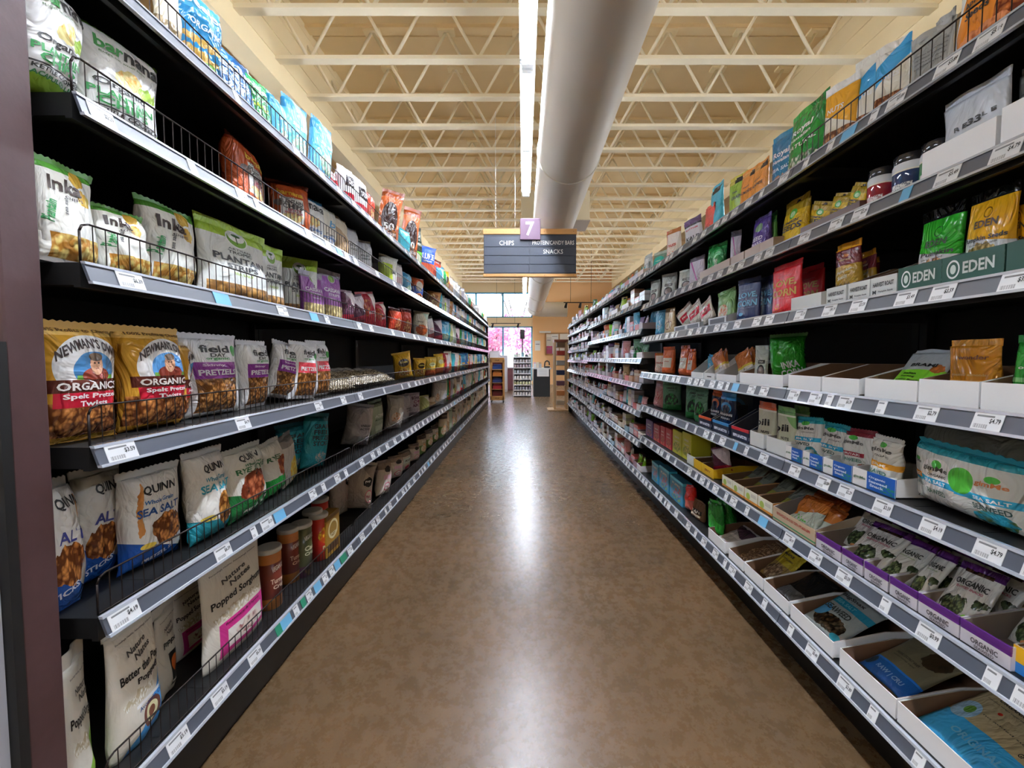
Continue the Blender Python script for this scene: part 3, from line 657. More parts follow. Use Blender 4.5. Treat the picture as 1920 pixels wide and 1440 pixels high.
des('gfree', 'P', '2f98a8', [('b', .86, 1, '1f6a78'), ('f', .6, .2, .25, .1, 'c8b4a0', '4aa0b0', 8)],
    [('GRAIN', .55, .76, .62, .085, '14323a'), ('FREE', .5, .655, .56, .085, '14323a'), ('PRETZEL', .55, .55, .74, .085, '14323a'), ('STICKS', .52, .445, .6, .085, '14323a')], 'teal grain free pretzel stick bag', 'teal pretzel bag', .25, .8)
des('greyact', 'P', 'aaa6ae', [('l', 1, .3, .95, 'c4bcc2'), ('l', 1, .1, .9, 'd0c8c8')], [('VINEGAR', .66, .5, .45, .06, '2f2c30'), ('ACTIVE', .66, .42, .45, .05, '44414a')], 'large crumpled silver grey chip bag', 'crumpled grey bag', .22, 1.0)
des('greenact', 'P', 'a9b8a2', [('b', .85, 1, '7a8a74'), ('r', .2, .85, .2, .35, 'c4d0bc')], [('ACTIVE', .5, .6, .6, .08, 'eef2ea'), ('AVOCADO', .5, .5, .6, .05, '3f5a3f')], 'sage green crumpled chip bag', 'sage bag', .25, .8)
des('foodgrey', 'P', 'b9b4b0', [('f', .4, .35, .25, .15, 'b06a34', 'd8c8b8', 5), ('e', .65, .55, .14, .1, 'e2e0dc')], [], 'grey chip bag with brown ring picture', 'brown ring bag', .25, .8)
des('boho', 'P', 'c2b8c4', [('b', 0, .2, '8a8090')], [('BOHO', .6, .80, .66, .13, '4a1a3a'), ('CHI', .62, .64, .5, .13, '8a2a5a'), ('APO', .58, .48, .62, .13, '6a1f4a')], 'lilac grey bag with plum block lettering', 'lilac bag', .25, .8)
des('palelime', 'P', 'c3cc8a', [('l', .8, 1, 1.2, 'e0e2cc'), ('f', .5, .3, .3, .15, 'a0b050', 'd8e0a0', 5)], [], 'pale lime snack bag', 'pale lime bag')
NN = [("Exceedingly Healthy, Astonishingly Delicious", .5, .83, .78, .018, '3a3632'), ('Nature', .46, .735, .4, .05, '4a4642', 8), ('Nates', .56, .675, .36, .055, '4a4642', 8)]
des('nn_pink', 'S', 'cbc5b8', [('r', .16, .97, .05, .36, 'c02f80'), ('r', .28, .9, .10, .27, 'ded8d0'), ('f', .6, .19, .2, .07, '8a4a4a', 'd8ccc0', 6), ('f', .5, .42, .42, .05, 'eae6d6', 'b0a488', 14)],
    NN+[('Popped Sorghum', .52, .55, .88, .085, '161412'), ('Rosemary & Thyme', .55, .33, .6, .03, '3a1428')], 'tall cream popped sorghum pouch with magenta panel', 'magenta panel pouch', .55, .3)
des('nn_blue', 'S', 'cbc5b8', [('l', .5, -1, .06, '3f8fd0'), ('b', .9, 1, 'd4cfc4'), ('e', .62, .17, .22, .10, '6a3a2c'), ('e', .62, .17, .15, .07, 'd8d4a8'), ('e', .62, .17, .08, .04, '7a4a34'), ('r', .3, .95, .285, .31, 'e8e8e8'), ('f', .4, .37, .3, .04, 'eae6d6', 'b0a488', 14)],
    NN+[('Better than Pop', .52, .55, .86, .085, '161412'), ('Popped', .62, .47, .5, .06, '161412'), ('Avocado Oil', .6, .27, .55, .03, '244a80')], 'tall cream popped sorghum pouch with blue avocado corner', 'blue cornered pouch', .55, .3)
des('nn_green', 'S', 'c8c4b8', [('l', .6, -1, .12, '86b83c'), ('f', .4, .36, .3, .05, 'eae6d6', 'b0a488', 14), ('r', .7, .98, .5, .6, 'dcd8cc')],
    NN+[('Popped Sorghum', .52, .53, .92, .09, '161412')], 'tall cream popped sorghum pouch with green curved foot', 'green footed pouch', .55, .3)
des('nn_dark', 'S', 'b8b2a4', [('r', .45, .95, .06, .42, '141414'), ('e', .7, .27, .18, .09, 'c8642c'), ('r', .47, .93, .09, .11, 'd8d4cc')], NN+[('Popped', .52, .55, .7, .09, '161412')], 'cream popped pouch with black panel and orange spot', 'black panel pouch', .55, .3)
des('popgrey', 'P', 'bdb0a6', [('l', .5, 1, 1.15, '9a8e88'), ('e', .85, .3, .14, .14, 'd86a8a'), ('e', .85, .3, .12, .12, 'e4d6d0'), ('f', .78, .62, .16, .1, '26262a', '26262a', 3)], [('Pop', .77, .63, .2, .07, 'eeeeee', 15), ('PINK', .84, .3, .16, .06, 'c04a70')], 'big crinkled taupe popcorn bag with black patch', 'taupe popcorn bag', .3, 1.0)
des('popink', 'P', 'd0c4be', [('b', .75, 1, '8a7c74'), ('f', .5, .75, .2, .1, '2a2628', '2a2628', 3), ('e', .5, .25, .25, .12, 'cf5a7a'), ('e', .5, .25, .21, .095, 'e2d4d0'), ('r', .2, .7, .45, .58, 'e8b8cc')], [('PINK', .5, .25, .3, .05, 'c04a70')], 'blush popcorn bag with pink ring and dark top', 'blush popcorn bag', .3, .7)
des('popblue', 'P', 'd0cac4', [('b', .75, 1, '84786e'), ('r', .15, .8, .4, .65, 'cfe4ee'), ('e', .5, .2, .2, .1, 'cf5a7a')], [('SKNY', .48, .53, .5, .1, '2a2a2a')], 'cream popcorn bag with pale blue label', 'blue label popcorn bag', .3, .7)
des('popgreen', 'P', 'b8ae98', [('b', 0, .5, '6a8a4a'), ('b', .8, 1, '4a4038'), ('f', .5, .35, .35, .2, 'd88a3a', 'e8e0c8', 5)], [('POP', .5, .68, .5, .09, 'f0ece0')], 'olive popcorn bag with dark top', 'olive popcorn bag')
# --- snack side
des('apricot', 'S', 'e4dfd6', [('e', .45, .45, .36, .45, 'e0852c'), ('q', .72, 1, .0, .62, 'c06a30', '6a2a18', 5), ('f', .6, .15, .35, .12, 'a8542c', 'd88a5a', 5)], [('Organic', .42, .72, .5, .09, '1c1c1c'), ('Apricot', .42, .60, .5, .09, '1c1c1c'), ('Seeds', .42, .48, .4, .09, '1c1c1c')], 'white and orange apricot seed pouch', 'apricot pouch', .25)
des('silvertext', 'S', '9fa09e', [('r', .1, .9, .1, .8, '8c8d8c')], [('nutrition facts serving', .5, .66, .7, .03, '444'), ('ingredients walnuts', .5, .6, .7, .03, '444'), ('store in a cool place', .5, .54, .7, .03, '444'), ('best before see back', .5, .48, .7, .03, '444')], 'grey pouch turned to its printed back', 'grey pouch', .3)
des('bluenut', 'S', 'd8d4c8', [('l', -.3, 1, .45, '3c9ad4'), ('l', -.3, 1, .72, 'dcdcd8'), ('q', 0, 1, 0, .30, 'a8704a', '5a2c18', 7)], [('nuts', .5, .55, .5, .08, 'f4f4f4')], 'white and sky blue nut pouch', 'sky blue nut pouch', .25)
des('orangenut', 'S', 'dcd8cc', [('l', .3, 1, .6, 'dca02c'), ('l', -.6, -1, -.25, 'a8704a'), ('b', .88, 1, 'e0e0dc'), ('q', 0, 1, 0, .3, 'b07a50', '5a3018', 7)], [('NUTS', .4, .62, .5, .08, 'f4f0e4')], 'amber and white nut pouch', 'amber nut pouch', .25)
des('royal_g', 'S', '1c8a34', [('b', .86, 1, '2f9c3c'), ('f', .55, .14, .4, .13, 'cfd8c0', '3a6a3c', 6), ('l', 1, 1, 1.5, '1a7030')], [('Royal', .45, .66, .6, .12, 'f0f4f0'), ('Hawaiian', .45, .56, .6, .06, 'e0ecdc'), ('NATURAL', .5, .43, .8, .07, 'eef4ee')], 'glossy green nut pouch with white script', 'glossy green pouch', .18, .9)
des('royal_b', 'S', '1d6a94', [('f', .5, .16, .38, .13, 'c89a78', '5a4030', 5), ('b', .88, 1, '2f82aa')], [('Royal', .45, .64, .62, .12, 'f0f4f8'), ('Hawaiian', .45, .54, .62, .06, 'e0e8f0'), ('SEA SALT', .5, .40, .75, .06, 'd0e4f0')], 'glossy blue nut pouch with white script', 'glossy blue pouch', .18, .9)
des('almond', 'S', 'dd8f3e', [('e', .5, .13, .25, .09, '9a9ea8'), ('b', .84, .95, 'e0a05a'), ('r', .55, .95, .82, .95, '2a2420')], [('ALMONDS', .5, .5, .66, .07, '2a2420'), ('roasted', .45, .62, .4, .04, '4a3420')], 'orange almond pouch with dark corner label', 'orange almond pouch')
des('grainlime', 'S', '8aae2c', [('b', .82, 1, 'c0b44a'), ('r', .4, .85, .82, .95, '1c1c1c'), ('f', .5, .13, .35, .1, 'e8e8e0', '7a7a70', 8)], [('GRAIN', .55, .52, .6, .07, '1c2a14'), ('free', .45, .64, .3, .05, '1c2a14')], 'lime green pouch with black name patch', 'lime green pouch')
des('bluepouch', 'S', '48aece', [('r', .2, .85, .82, .95, '181c20'), ('f', .5, .1, .35, .08, 'e8e8e0', '7a7a70', 8)], [('SALT', .5, .5, .5, .06, '184a6a')], 'turquoise pouch with black name patch', 'turquoise pouch')
des('redpouch', 'S', 'd8564a', [('b', .0, .2, 'c04038')], [('BBQ', .5, .3, .6, .12, '7a1c18')], 'coral red pouch', 'coral pouch')
des('kale', 'S', 'c9cbd6', [('b', .78, 1, '5a3f6a'), ('b', .72, .78, '2a2030')], [('RHYTHM', .5, .62, .7, .06, 'c03a5a'), ('KALE', .55, .28, .72, .16, '22242c')], 'grey and purple kale chip pouch', 'kale pouch')
des('whitered', 'S', 'dcd2c8', [('b', .86, 1, 'b0682c'), ('f', .5, .15, .45, .15, 'c84a2c', 'e8dcd0', 9), ('r', 0, .1, 0, 1, 'b8442c')], [('nuts', .5, .5, .6, .1, 'c84a2c')], 'white pouch with red lettering and brown top', 'white and red pouch')
des('tealcirc', 'S', '6a8a7a', [('e', .5, .45, .45, .3, '2fb0a4'), ('b', .85, 1, 'a8b8ac'), ('b', 0, .12, '1f6a3a')], [('organic', .5, .5, .4, .05, 'e0f0ee')], 'clear pouch with teal disc label', 'teal disc pouch', .2)
des('silverteal', 'S', 'aab6ba', [('r', .2, .8, .1, .45, '3fb4c0'), ('r', .25, .75, .55, .8, 'd8dcdc')], [], 'silver pouch with teal label', 'silver and teal pouch', .2)
des('violet', 'S', '7a6a98', [('r', .1, .7, .1, .6, 'c4c0d4')], [], 'violet pouch with pale label', 'violet pouch')
des('rebbl', 'S', 'b9bec6', [('b', .88, 1, 'aab0b8'), ('r', 0, 1, .855, .865, '8c9298'), ('e', .56, .92, .018, .012, '141414'), ('l', 1, 1.2, .55, 'b9bec6'), ('e', .25, .09, .16, .035, '3f9a68'), ('e', .7, .16, .16, .012, '5a6a90')],
    [('R E', .36, .55, .22, .06, '3a3c40'), ('33', .57, .56, .2, .09, '2a2c30'), ('L E', .78, .58, .2, .05, '3a3c40'), ('organic cacao crackers', .5, .42, .6, .02, '5a5c60'), ('a calm mint blend', .45, .37, .5, .018, '5a5c60')], 'pale silver hang hole pouch with fine script', 'pale silver pouch', .3, .3)
des('seeds', 'S', 'c8a41e', [('b', .72, 1, '9a7f1c'), ('e', .5, .68, .18, .1, '4f9a3a'), ('e', .5, .67, .12, .06, 'b8d8a0'), ('e', .55, .92, .06, .04, '2a2414')], [('PUMPKIN', .45, .52, .7, .06, '1c1a14'), ('SEEDS', .5, .40, .84, .13, '1c1a14')], 'yellow seed pouch with dark slanted lettering', 'yellow seed pouch')
des('seeds_g', 'S', '5a9a4a', [('b', .75, 1, '3a7a3a'), ('e', .5, .72, .2, .12, 'a8d098')], [('JAZZ', .5, .45, .7, .1, 'e8f0e0'), ('PEPPER', .5, .33, .7, .08, 'e8f0e0')], 'green seed pouch with pale badge', 'green seed pouch')
des('seeds_p', 'S', '4f3a88', [('e', .5, .72, .2, .1, '7a9a7a')], [('SEED', .5, .45, .6, .1, 'd8d0ec'), ('BARS', .5, .33, .6, .08, 'd8d0ec')], 'violet seed pouch with pale badge', 'violet seed pouch')
des('spirul', 'S', '1c7a3a', [('b', .8, 1, '2a9448'), ('e', .5, .7, .3, .12, '3aa85a')], [('SPIRULINA', .6, .4, .5, .08, 'd8ecd8', 85, 0, 2.0)], 'emerald pouch narrow at the foot', 'emerald pouch', .22, .8)
des('magwhite', 'S', 'b8b2c4', [('l', 1, .7, .75, 'b45aa0'), ('l', 1, .7, .85, 'c4bcd0'), ('b', .85, 1, '6a6474')], [], 'lilac pouch with magenta slash', 'magenta slash pouch')
des('circ', 'S', 'b9c0bc', [('e', .55, .3, .26, .17, '2c2c30'), ('e', .55, .3, .18, .12, '8a7a78'), ('r', .3, .8, .5, .6, '3a3c40'), ('b', 0, .08, '8a6a4a')], [('CHIA', .55, .55, .36, .05, 'e0e0e0')], 'pale grey pouch with dark round picture', 'round picture pouch')
des('tealp', 'S', '3fa4b0', [('r', .2, .8, .25, .7, '9ad0d4')], [], 'aqua pouch with pale panel', 'aqua pouch')
des('eden_g', 'S', '2fa02c', [('b', .86, 1, '16181a'), ('l', -.12, -1, -.48, 'c9cdd0'), ('f', .48, .13, .42, .24, 'c89a68', '7a4a2c', 6), ('r', .88, 1, 0, .3, '2fa02c'), ('e', .5, .70, .085, .065, '14501c'), ('e', .5, .70, .07, .05, '2fa02c')],
    [('EDEN', .5, .56, .5, .085, '12401a'), ('Pumpkin', .55, .42, .7, .075, '16181a'), ('dry roasted', .5, .36, .5, .03, '3a3a3a')], 'green and silver pumpkin seed pouch standing in green tray', 'green pumpkin pouch', .14, .9)
des('eden_y', 'S', 'd8a01c', [('b', .88, 1, '16181a'), ('l', -.12, -1, -.50, 'c9cdd0'), ('f', .45, .16, .42, .24, 'c8b078', '6a5a2c', 6), ('r', .86, 1, 0, .32, 'd8a01c'), ('e', .5, .74, .085, .06, '6a4a10'), ('e', .5, .74, .07, .046, 'd8a01c')],
    [('EDEN', .5, .62, .5, .085, '4a3410'), ('Pumpkin Seeds', .5, .45, .9, .07, '16181a'), ('dry roasted and salted', .5, .39, .6, .03, '3a3a3a')], 'yellow and silver pumpkin seed pouch standing in green tray', 'yellow pumpkin pouch', .14, .9)
des('hroast', 'S', 'a8862c', [('b', .88, 1, 'dc9c1e'), ('b', .62, .88, '6a2428'), ('e', .5, .78, .12, .03, 'a05a2c')], [('HARVEST ROAST', .5, .71, .5, .035, 'c89a5a'), ('Pumpkin', .5, .52, .6, .07, 'e0d8a8', 8), ('Seeds', .45, .43, .4, .07, 'e0d8a8', 8), ('Garlic Herb', .5, .30, .6, .05, '2a2010')], 'mustard and maroon pumpkin seed pouch', 'maroon topped pouch', .25)
LC = lambda c1, c2: [('LOVE,', .5, .60, .84, .15, c1), ('CORN', .5, .42, .84, .15, c1), ('crunchy corn sea salt', .5, .31, .7, .02, c2), ('DELICIOUS CRUNCHY', .5, .74, .5, .02, c2), ('LOVE CORN', .35, .08, .3, .02, c1)]
des('love_r', 'S', 'c81c26', [('e', .3, .17, .09, .05, 'd8a03c'), ('e', .3, .17, .07, .035, 'c81c26')], LC('dcb054', 'e8a0a0'), 'red corn snack pouch with golden block lettering', 'red corn pouch', .4, .3)
des('love_b', 'S', '1a2858', [('e', .3, .17, .09, .04, '6fb4dc')], LC('7cc0e4', '8aa0c8'), 'navy corn snack pouch with pale blue block lettering', 'navy corn pouch', .4, .3)
des('brami', 'S', '9fa6ac', [('b', 0, .52, '7fcf3a'), ('b', .9, 1, 'adb4ba'), ('f', .82, .55, .14, .08, 'c8743a', '9a5a2c', 5)], [('BRAMI', .5, .62, .56, .07, '14181c'), ('Italian', .35, .43, .28, .045, '1c3a14'), ('Snacking', .35, .36, .3, .045, '1c3a14'), ('Lupini Beans', .4, .28, .5, .045, '1c3a14')], 'silver and lime lupini pouch leaning back in white tray', 'silver and lime pouch', .35, .3)
des('orgpouch', 'S', 'b87a1e', [('b', .9, 1, 'c48a34'), ('b', .3, .36, 'd8b070'), ('e', .6, .02, .22, .1, '6a5040')], [('wonder', .55, .72, .6, .07, '6a3a10'), ('roasted almonds', .5, .45, .7, .04, 'd8b468'), ('NET WT', .5, .24, .6, .02, '5a3410')], 'glossy ochre pouch standing in white tray', 'ochre pouch', .12, .8)
des('grnpouch', 'S', '2f9c3c', [('b', .9, 1, '2a7a44'), ('b', .36, .42, '8ad08a')], [('organic', .5, .55, .6, .06, 'c8e8c8')], 'bright green pouch at the edge of white tray', 'bright green pouch', .14, .8)
des('inkac', 'P', '228a1e', [('b', .84, 1, '1c7a1a'), ('f', .7, .06, .2, .06, 'c8b070', '3a6a20', 6)], [('INKA', .55, .38, .5, .14, 'd8e0d8', 10), ('CORN', .58, .22, .62, .14, 'd8e0d8', 10)], 'wide green corn bag over white tray', 'wide green bag', .2, .8)
des('gimme', 'P', 'cfd0cc', [('b', .86, 1, '2f98a4'), ('l', -.2, 1, .70, 'cfd0cc') if 0 else ('r', 0, 1, .42, .52, '2f9ec8'), ('l', .6, -1, .22, 'cfd0cc') if 0 else ('f', .75, .15, .22, .16, '4f6a3a', '2fa0c0', 6), ('e', .45, .86, .14, .05, '4fb04a')],
    [('gimMe', .45, .73, .66, .10, '4a4a48'), ('ORGANIC', .6, .64, .4, .03, '4a4a48'), ('SEA SALT', .5, .47, .6, .05, 'eef6f8'), ('SEAWEED', .42, .35, .66, .075, '3a5a5a')], 'white seaweed snack bag with blue band', 'blue banded seaweed bag', .2, .8)
des('gimme_r', 'P', 'cfd0cc', [('b', .86, 1, '7a2430'), ('r', 0, .8, .42, .51, '9a2434'), ('f', .75, .15, .2, .14, '4f6a3a', 'a04a3a', 6), ('e', .45, .82, .14, .05, '4fb04a')],
    [('gimMe', .45, .71, .66, .10, '4a4a48'), ('TERIYAKI', .4, .465, .6, .05, 'f0e0e0'), ('SEAWEED', .42, .34, .66, .075, '5a8a7a')], 'white seaweed snack bag with dark red band', 'red banded seaweed bag', .2, .8)
des('gimme_o', 'P', 'cfd0cc', [('r', 0, 1, .42, .53, 'd89a34'), ('f', .5, .1, .4, .1, '5a7a3a', 'd8b040', 6), ('e', .5, .86, .14, .05, '4fb04a')],
    [('gimMe', .5, .75, .7, .10, '4a4a48'), ('ORGANIC', .55, .65, .5, .04, '4a4a48'), ('SESAME', .45, .475, .5, .05, 'f4ecd8'), ('SEAWEED', .42, .33, .66, .075, '5a8a7a')], 'white seaweed snack bag with amber band', 'amber banded seaweed bag', .2, .8)
des('gimme6', 'P', 'c6cbca', [('b', .86, 1, '2f8e9c'), ('r', 0, 1, .36, .46, '2f9ec8'), ('f', .8, .14, .14, .12, '4f6a3a', '2fa0c0', 6), ('e', .36, .44, .20, .36, 'e2e4e4'), ('r', .16, .56, .38, .47, '2f9ec8'), ('e', .36, .70, .05, .07, '4fb04a'), ('e', .60, .58, .11, .19, '4faf3e'), ('e', .82, .70, .05, .05, '4fb04a'), ('r', .02, .16, .40, .49, 'e09030'), ('e', .1, .70, .04, .04, '4fb04a')],
    [('gimMe', .35, .62, .26, .10, '4a4a48'), ('ORGANIC', .38, .53, .17, .04, '4a4a48'), ('SEA SALT', .36, .425, .22, .055, 'eef6f8'), ('SEAWEED', .35, .27, .22, .08, '3a6a5a'), ('6 PACK', .09, .445, .12, .05, 'f4ecd8'), ('gimMe', .1, .66, .14, .07, '4a4a48'), ('gimMe', .82, .62, .2, .09, 'c87a4a'), ('SEA SALT', .82, .41, .22, .05, 'eef6f8'), ('SEAWEED', .81, .29, .24, .08, '3a5a5a'), ('SEAWEED', .1, .30, .16, .05, '3a5a5a')],
    'large clear six pack of sea salt seaweed', 'seaweed six pack', .12, 1.0)
des('greypillow', 'P', '9ea4a2', [], [], 'plain grey pillow pack behind the six pack', 'plain grey pack', .3, .6)
des('pili', 'S', 'b8bda8', [('b', .84, 1, '5a8a4a'), ('l', 1, 1.6, 1.9, '7aa86a'), ('b', .80, .84, 'dadfd0')], [('pili', .45, .52, .74, .2, '1c1c1c', 5), ('NUTS', .65, .33, .4, .06, '2a2a2a'), ('KETO', .5, .16, .5, .04, '3a3a3a')], 'grey green nut pouch with zigzag top and brush lettering', 'zigzag topped pouch', .4, .3)
des('pili_r', 'S', 'bfc0ae', [('b', .84, 1, 'c05a34'), ('b', .80, .84, 'e0d8cc')], [('pili', .45, .52, .74, .2, '1c1c1c', 5), ('NUTS', .65, .33, .4, .06, '2a2a2a'), ('KETO', .5, .16, .5, .04, '3a3a3a')], 'cream nut pouch with orange zigzag top', 'orange zigzag pouch', .4, .3)
des('kala', 'S', '17233f', [('b', .82, 1, '3a98d8'), ('e', .5, .62, .34, .14, '2c7ab8'), ('e', .5, .58, .26, .11, '17233f'), ('b', 0, .3, '1c3f74')], [('KALAHARI', .5, .45, .8, .06, 'e8ecf4'), ('BILTONG', .5, .35, .6, .05, 'c8d4e8')], 'navy biltong pouch with sky blue top', 'navy biltong pouch', .3)
des('kala_o', 'S', '17233f', [('b', .82, 1, 'd8642c'), ('e', .5, .62, .34, .14, 'c8602c'), ('e', .5, .58, .26, .11, '17233f')], [('KALAHARI', .5, .42, .8, .06, 'e8ecf4'), ('BEEF', .5, .33, .5, .05, 'c8d4e8')], 'navy biltong pouch with orange top', 'orange topped biltong pouch', .3)
des('smart', 'S', '5a8a72', [('f', .5, .35, .35, .25, '3a9a54', '2a3a34', 4), ('b', 0, .2, '2f7a48')], [('SMART', .5, .78, .55, .06, '1c2a24'), ('mint', .5, .7, .3, .04, '1c2a24')], 'sage pouch with black and green picture', 'sage pouch')
des('pinkp', 'S', 'c08a8e', [('f', .5, .35, .3, .25, 'b83444', 'd0a0a0', 4)], [], 'dusty pink pouch with red picture', 'dusty pink pouch')
des('orangeS', 'S', 'd0602a', [('r', .15, .85, .22, .58, 'd8d0c4'), ('b', .86, 1, 'b84e20')], [('chips', .5, .45, .4, .06, 'b84e20')], 'orange pouch with pale label', 'orange pouch')
des('orangeclear', 'S', 'b4662c', [('b', 0, .3, 'd0c8b8'), ('f', .5, .16, .25, .12, '2a2a2a', 'c8c0b0', 4), ('b', .3, .4, 'c8b040')], [], 'orange brown pouch leaning in a fan', 'orange brown pouch', .15, .8)
des('bluep', 'S', '4a9cc4', [('b', 0, .12, '3f7ab0'), ('f', .5, .4, .3, .2, 'b8d4e0', '4a9cc4', 4)], [], 'sky blue pouch', 'sky blue pouch')
des('tanp', 'S', 'b8a078', [('e', .5, .35, .24, .16, '6a4a34'), ('e', .5, .35, .18, .12, 'd8cba8')], [], 'tan pouch with brown round print', 'tan pouch')
des('redlabel', 'S', 'c9c4bc', [('r', .1, .9, .35, .68, 'b81c34'), ('b', .85, 1, 'a08a80')], [('FRUIT', .5, .52, .5, .08, 'e8d8d8')], 'clear fruit pouch with crimson label', 'crimson label pouch', .2)
des('greenleaf', 'S', '6f9a5a', [('f', .4, .3, .3, .25, 'c8603a', 'd0c8b0', 4)], [], 'green pouch with orange flower print', 'flower print pouch')
des('slimg', 'S', '7ac02c', [('b', 0, .2, 'd8c83a')], [], 'slim bright green pouch', 'slim green pouch')
des('org_sw', 'S', 'bfbfbc', [('b', .86, 1, '4f2468'), ('r', .2, .8, .84, .90, '3a2418'), ('f', .4, .24, .3, .2, '5a6a44', '22301c', 7), ('f', .85, .42, .14, .08, '3a4a2c', '1c2814', 5), ('e', .55, .05, .2, .05, 'c8885a')],
    [('ORGANIC', .5, .66, .72, .10, '232323'), ('SEAWEED SNACKS', .5, .57, .6, .04, 'a83a5a')], 'grey and purple organic seaweed pouch tipped back in tray', 'purple topped seaweed pouch', .3, .6)
des('org_sg', 'S', 'c0c1bc', [('b', .86, 1, '4f2468'), ('f', .4, .24, .3, .18, '6a7a50', '22301c', 7), ('e', .8, .1, .08, .08, '6ac02c'), ('f', .85, .4, .14, .08, '3a4a2c', '1c2814', 5)],
    [('ORGANIC', .5, .68, .72, .10, '232323'), ('seaweed snacks', .5, .59, .5, .03, '7a9a5a')], 'grey organic seaweed pouch with lime picture', 'lime picture seaweed pouch', .3, .6)
des('bigsnax', 'S', '8f9694', [('r', 0, 1, .58, .72, '2a7f98'), ('f', .5, .2, .4, .16, '4a3c2c', '241c12', 6), ('e', .12, .34, .16, .16, '4f9ad0'), ('e', .85, .06, .12, .06, '2fa4c0')],
    [('BigSnax', .35, .80, .6, .09, '141414'), ('SEA SALT', .35, .65, .5, .07, '5ab0c4'), ('SEAWEED', .4, .46, .66, .12, '16241c')], 'flat grey seaweed pouch with teal stripe', 'teal striped seaweed pouch', .3, .4)
des('rawcru', 'S', '6c6650', [('b', 0, .3, '1c5aa8'), ('b', .27, .30, '2f7ad0'), ('e', .1, .16, .07, .09, '20303a'), ('f', .7, .72, .22, .16, '241c12', '3a2c1c', 5)],
    [('RAW | CRU', .55, .14, .55, .09, 'a8c4e8'), ('ORGANIC COCONUT WRAPS', .4, .5, .5, .04, '2a2820'), ('turmeric moringa original', .4, .44, .46, .03, '2a2820')], 'flat beige coconut wrap pack with dark blue foot', 'blue footed wrap pack', .35, .3)
des('origin', 'S', 'b0a07c', [('b', 0, .34, '3fa4dc'), ('e', .12, .44, .11, .14, '9ac0d8'), ('e', .14, .46, .04, .06, '5a8a3a'), ('r', .66, .69, .55, .85, '3a2a1c'), ('f', .68, .86, .16, .06, '1f5a34', '2a7a44', 5), ('f', .8, .62, .16, .14, '4a3020', '2a1a12', 4), ('e', .82, .62, .05, .05, 'd8c040'), ('e', .3, .62, .02, .02, 'c83a2c')],
    [('ORIGINAL', .5, .18, .5, .08, '6fc0ec'), ('ORGANIC', .3, .76, .26, .04, '1c1c18'), ('coconut wraps vegan paleo', .3, .70, .4, .025, '2a2820'), ('GF', .72, .40, .05, .05, '2a2a28'), ('no added sugar', .5, .5, .5, .025, '2a2820')], 'large beige coconut wrap pack with bright blue foot and palm', 'palm wrap pack', .2, .5)
des('darkpack', 'S', '1c1a1a', [('b', 0, .3, '5a5c60')], [], 'black glossy pouch lying in white tray', 'black pouch', .1, .9)
des('jerky', 'S', '8a7444', [('b', .45, .95, 'a8942c'), ('f', .45, .2, .4, .2, '9a8268', '5a4634', 5), ('e', .5, .85, .3, .05, '1c1a14')], [('MAPLE', .4, .72, .5, .06, '1c1a14'), ('COFFEE JERKY', .5, .6, .6, .05, '3a3414')], 'clear cookie pouch with olive yellow label', 'olive label pouch', .15, .8)
des('brownbag', 'P', '8a6c50', [('q', 0, 1, 0, 1, 'a88a6c', '5c4430', 8)], [], 'clear pack of brown biscuits', 'biscuit pack', .2, .8)
des('purplewhite', 'P', 'b8b0b0', [('l', .4, 1, .75, '4a3440'), ('b', .4, .5, 'd8d0d0')], [], 'white and plum jerky pack', 'white and plum pack', .18, .9)
des('greenherb', 'P', '2fae3c', [('l', .7, 1, 1.0, '1f7a2c')], [], 'vivid green crinkled bag', 'vivid green bag', .2, 1.0)
des('redbow', 'P', 'd8201c', [('b', .0, .4, 'b0584c')], [], 'red and pink twist topped bag', 'red twist bag', .2, 1.0)
des('browntxt', 'S', '6a4c38', [('r', .1, .9, .3, .5, '1c1614'), ('r', .15, .85, .16, .25, 'c8bca8')], [('PAN', .5, .4, .6, .14, 'd8ccb8'), ('TREATS', .5, .2, .5, .05, '2a2018')], 'brown paper sack with black block print', 'brown sack')
des('orangesw', 'P', 'c8742c', [('l', .3, -1, -.25, 'cfd8cc'), ('f', .4, .15, .35, .1, '4fc83a', 'e0e8e0', 6), ('b', .8, 1, '9a4c1c')], [], 'orange and white seaweed sachet', 'orange sachet', .18, .9)
des('greymix', 'S', '6f7468', [('b', 0, .35, '8a8a44'), ('r', .2, .8, .55, .8, '565c54')], [], 'clear smoky pouch lying in narrow tray', 'smoky pouch', .2, .7)

SEEDN = [0]; CACHE = {}; PACKS = []; OBST = {}; TRAYS = {}
def seal_mat(key):
    sh, base, layers = D[key][:3]; c = base
    for L in layers:
        if L[0] == 'b' and L[2] >= .99: c = L[3]
    return mat('seal '+c, c, .32, bump=.25, bscale=90)
def build_pack(key, w, h, t, name, parent_kw):
    """one bag or pouch: Empty > body (print and lettering), top seal"""
    sh, base, layers, texts, look, short, rough, wr = D[key]
    ck = (key, round(w/.012), round(h/.015), round(t/.01), name)
    if ck not in CACHE:
        SEEDN[0] += 1
        S = (S_pillow if sh == 'P' else S_pouch)(w, h, t, SEEDN[0])
        mats = [design_mat(key, base, layers, rough, wr)]
        small = parent_kw.get('small')
        m = pack_mesh(S, mats, [] if small else texts, .94 if sh == 'P' else .90, *((7, 9) if small else (13, 20)))
        bm = m.mesh('body', mats)
        sm = strip_mesh(S, .925 if sh == 'P' else .885, 1.0, mats[0] if sh == 'S' else seal_mat(key), sh == 'P', w=1.0 if sh == 'S' else .985)
        CACHE[ck] = (bm, sm)
    return CACHE[ck]
CAT = {'snack_bag': 'bag', 'snack_pouch': 'pouch', 'carton': 'box', 'display_tray': 'tray', 'jar': 'jar', 'canister': 'canister'}
SIDE = {'L': 'chip', 'R': 'snack'}
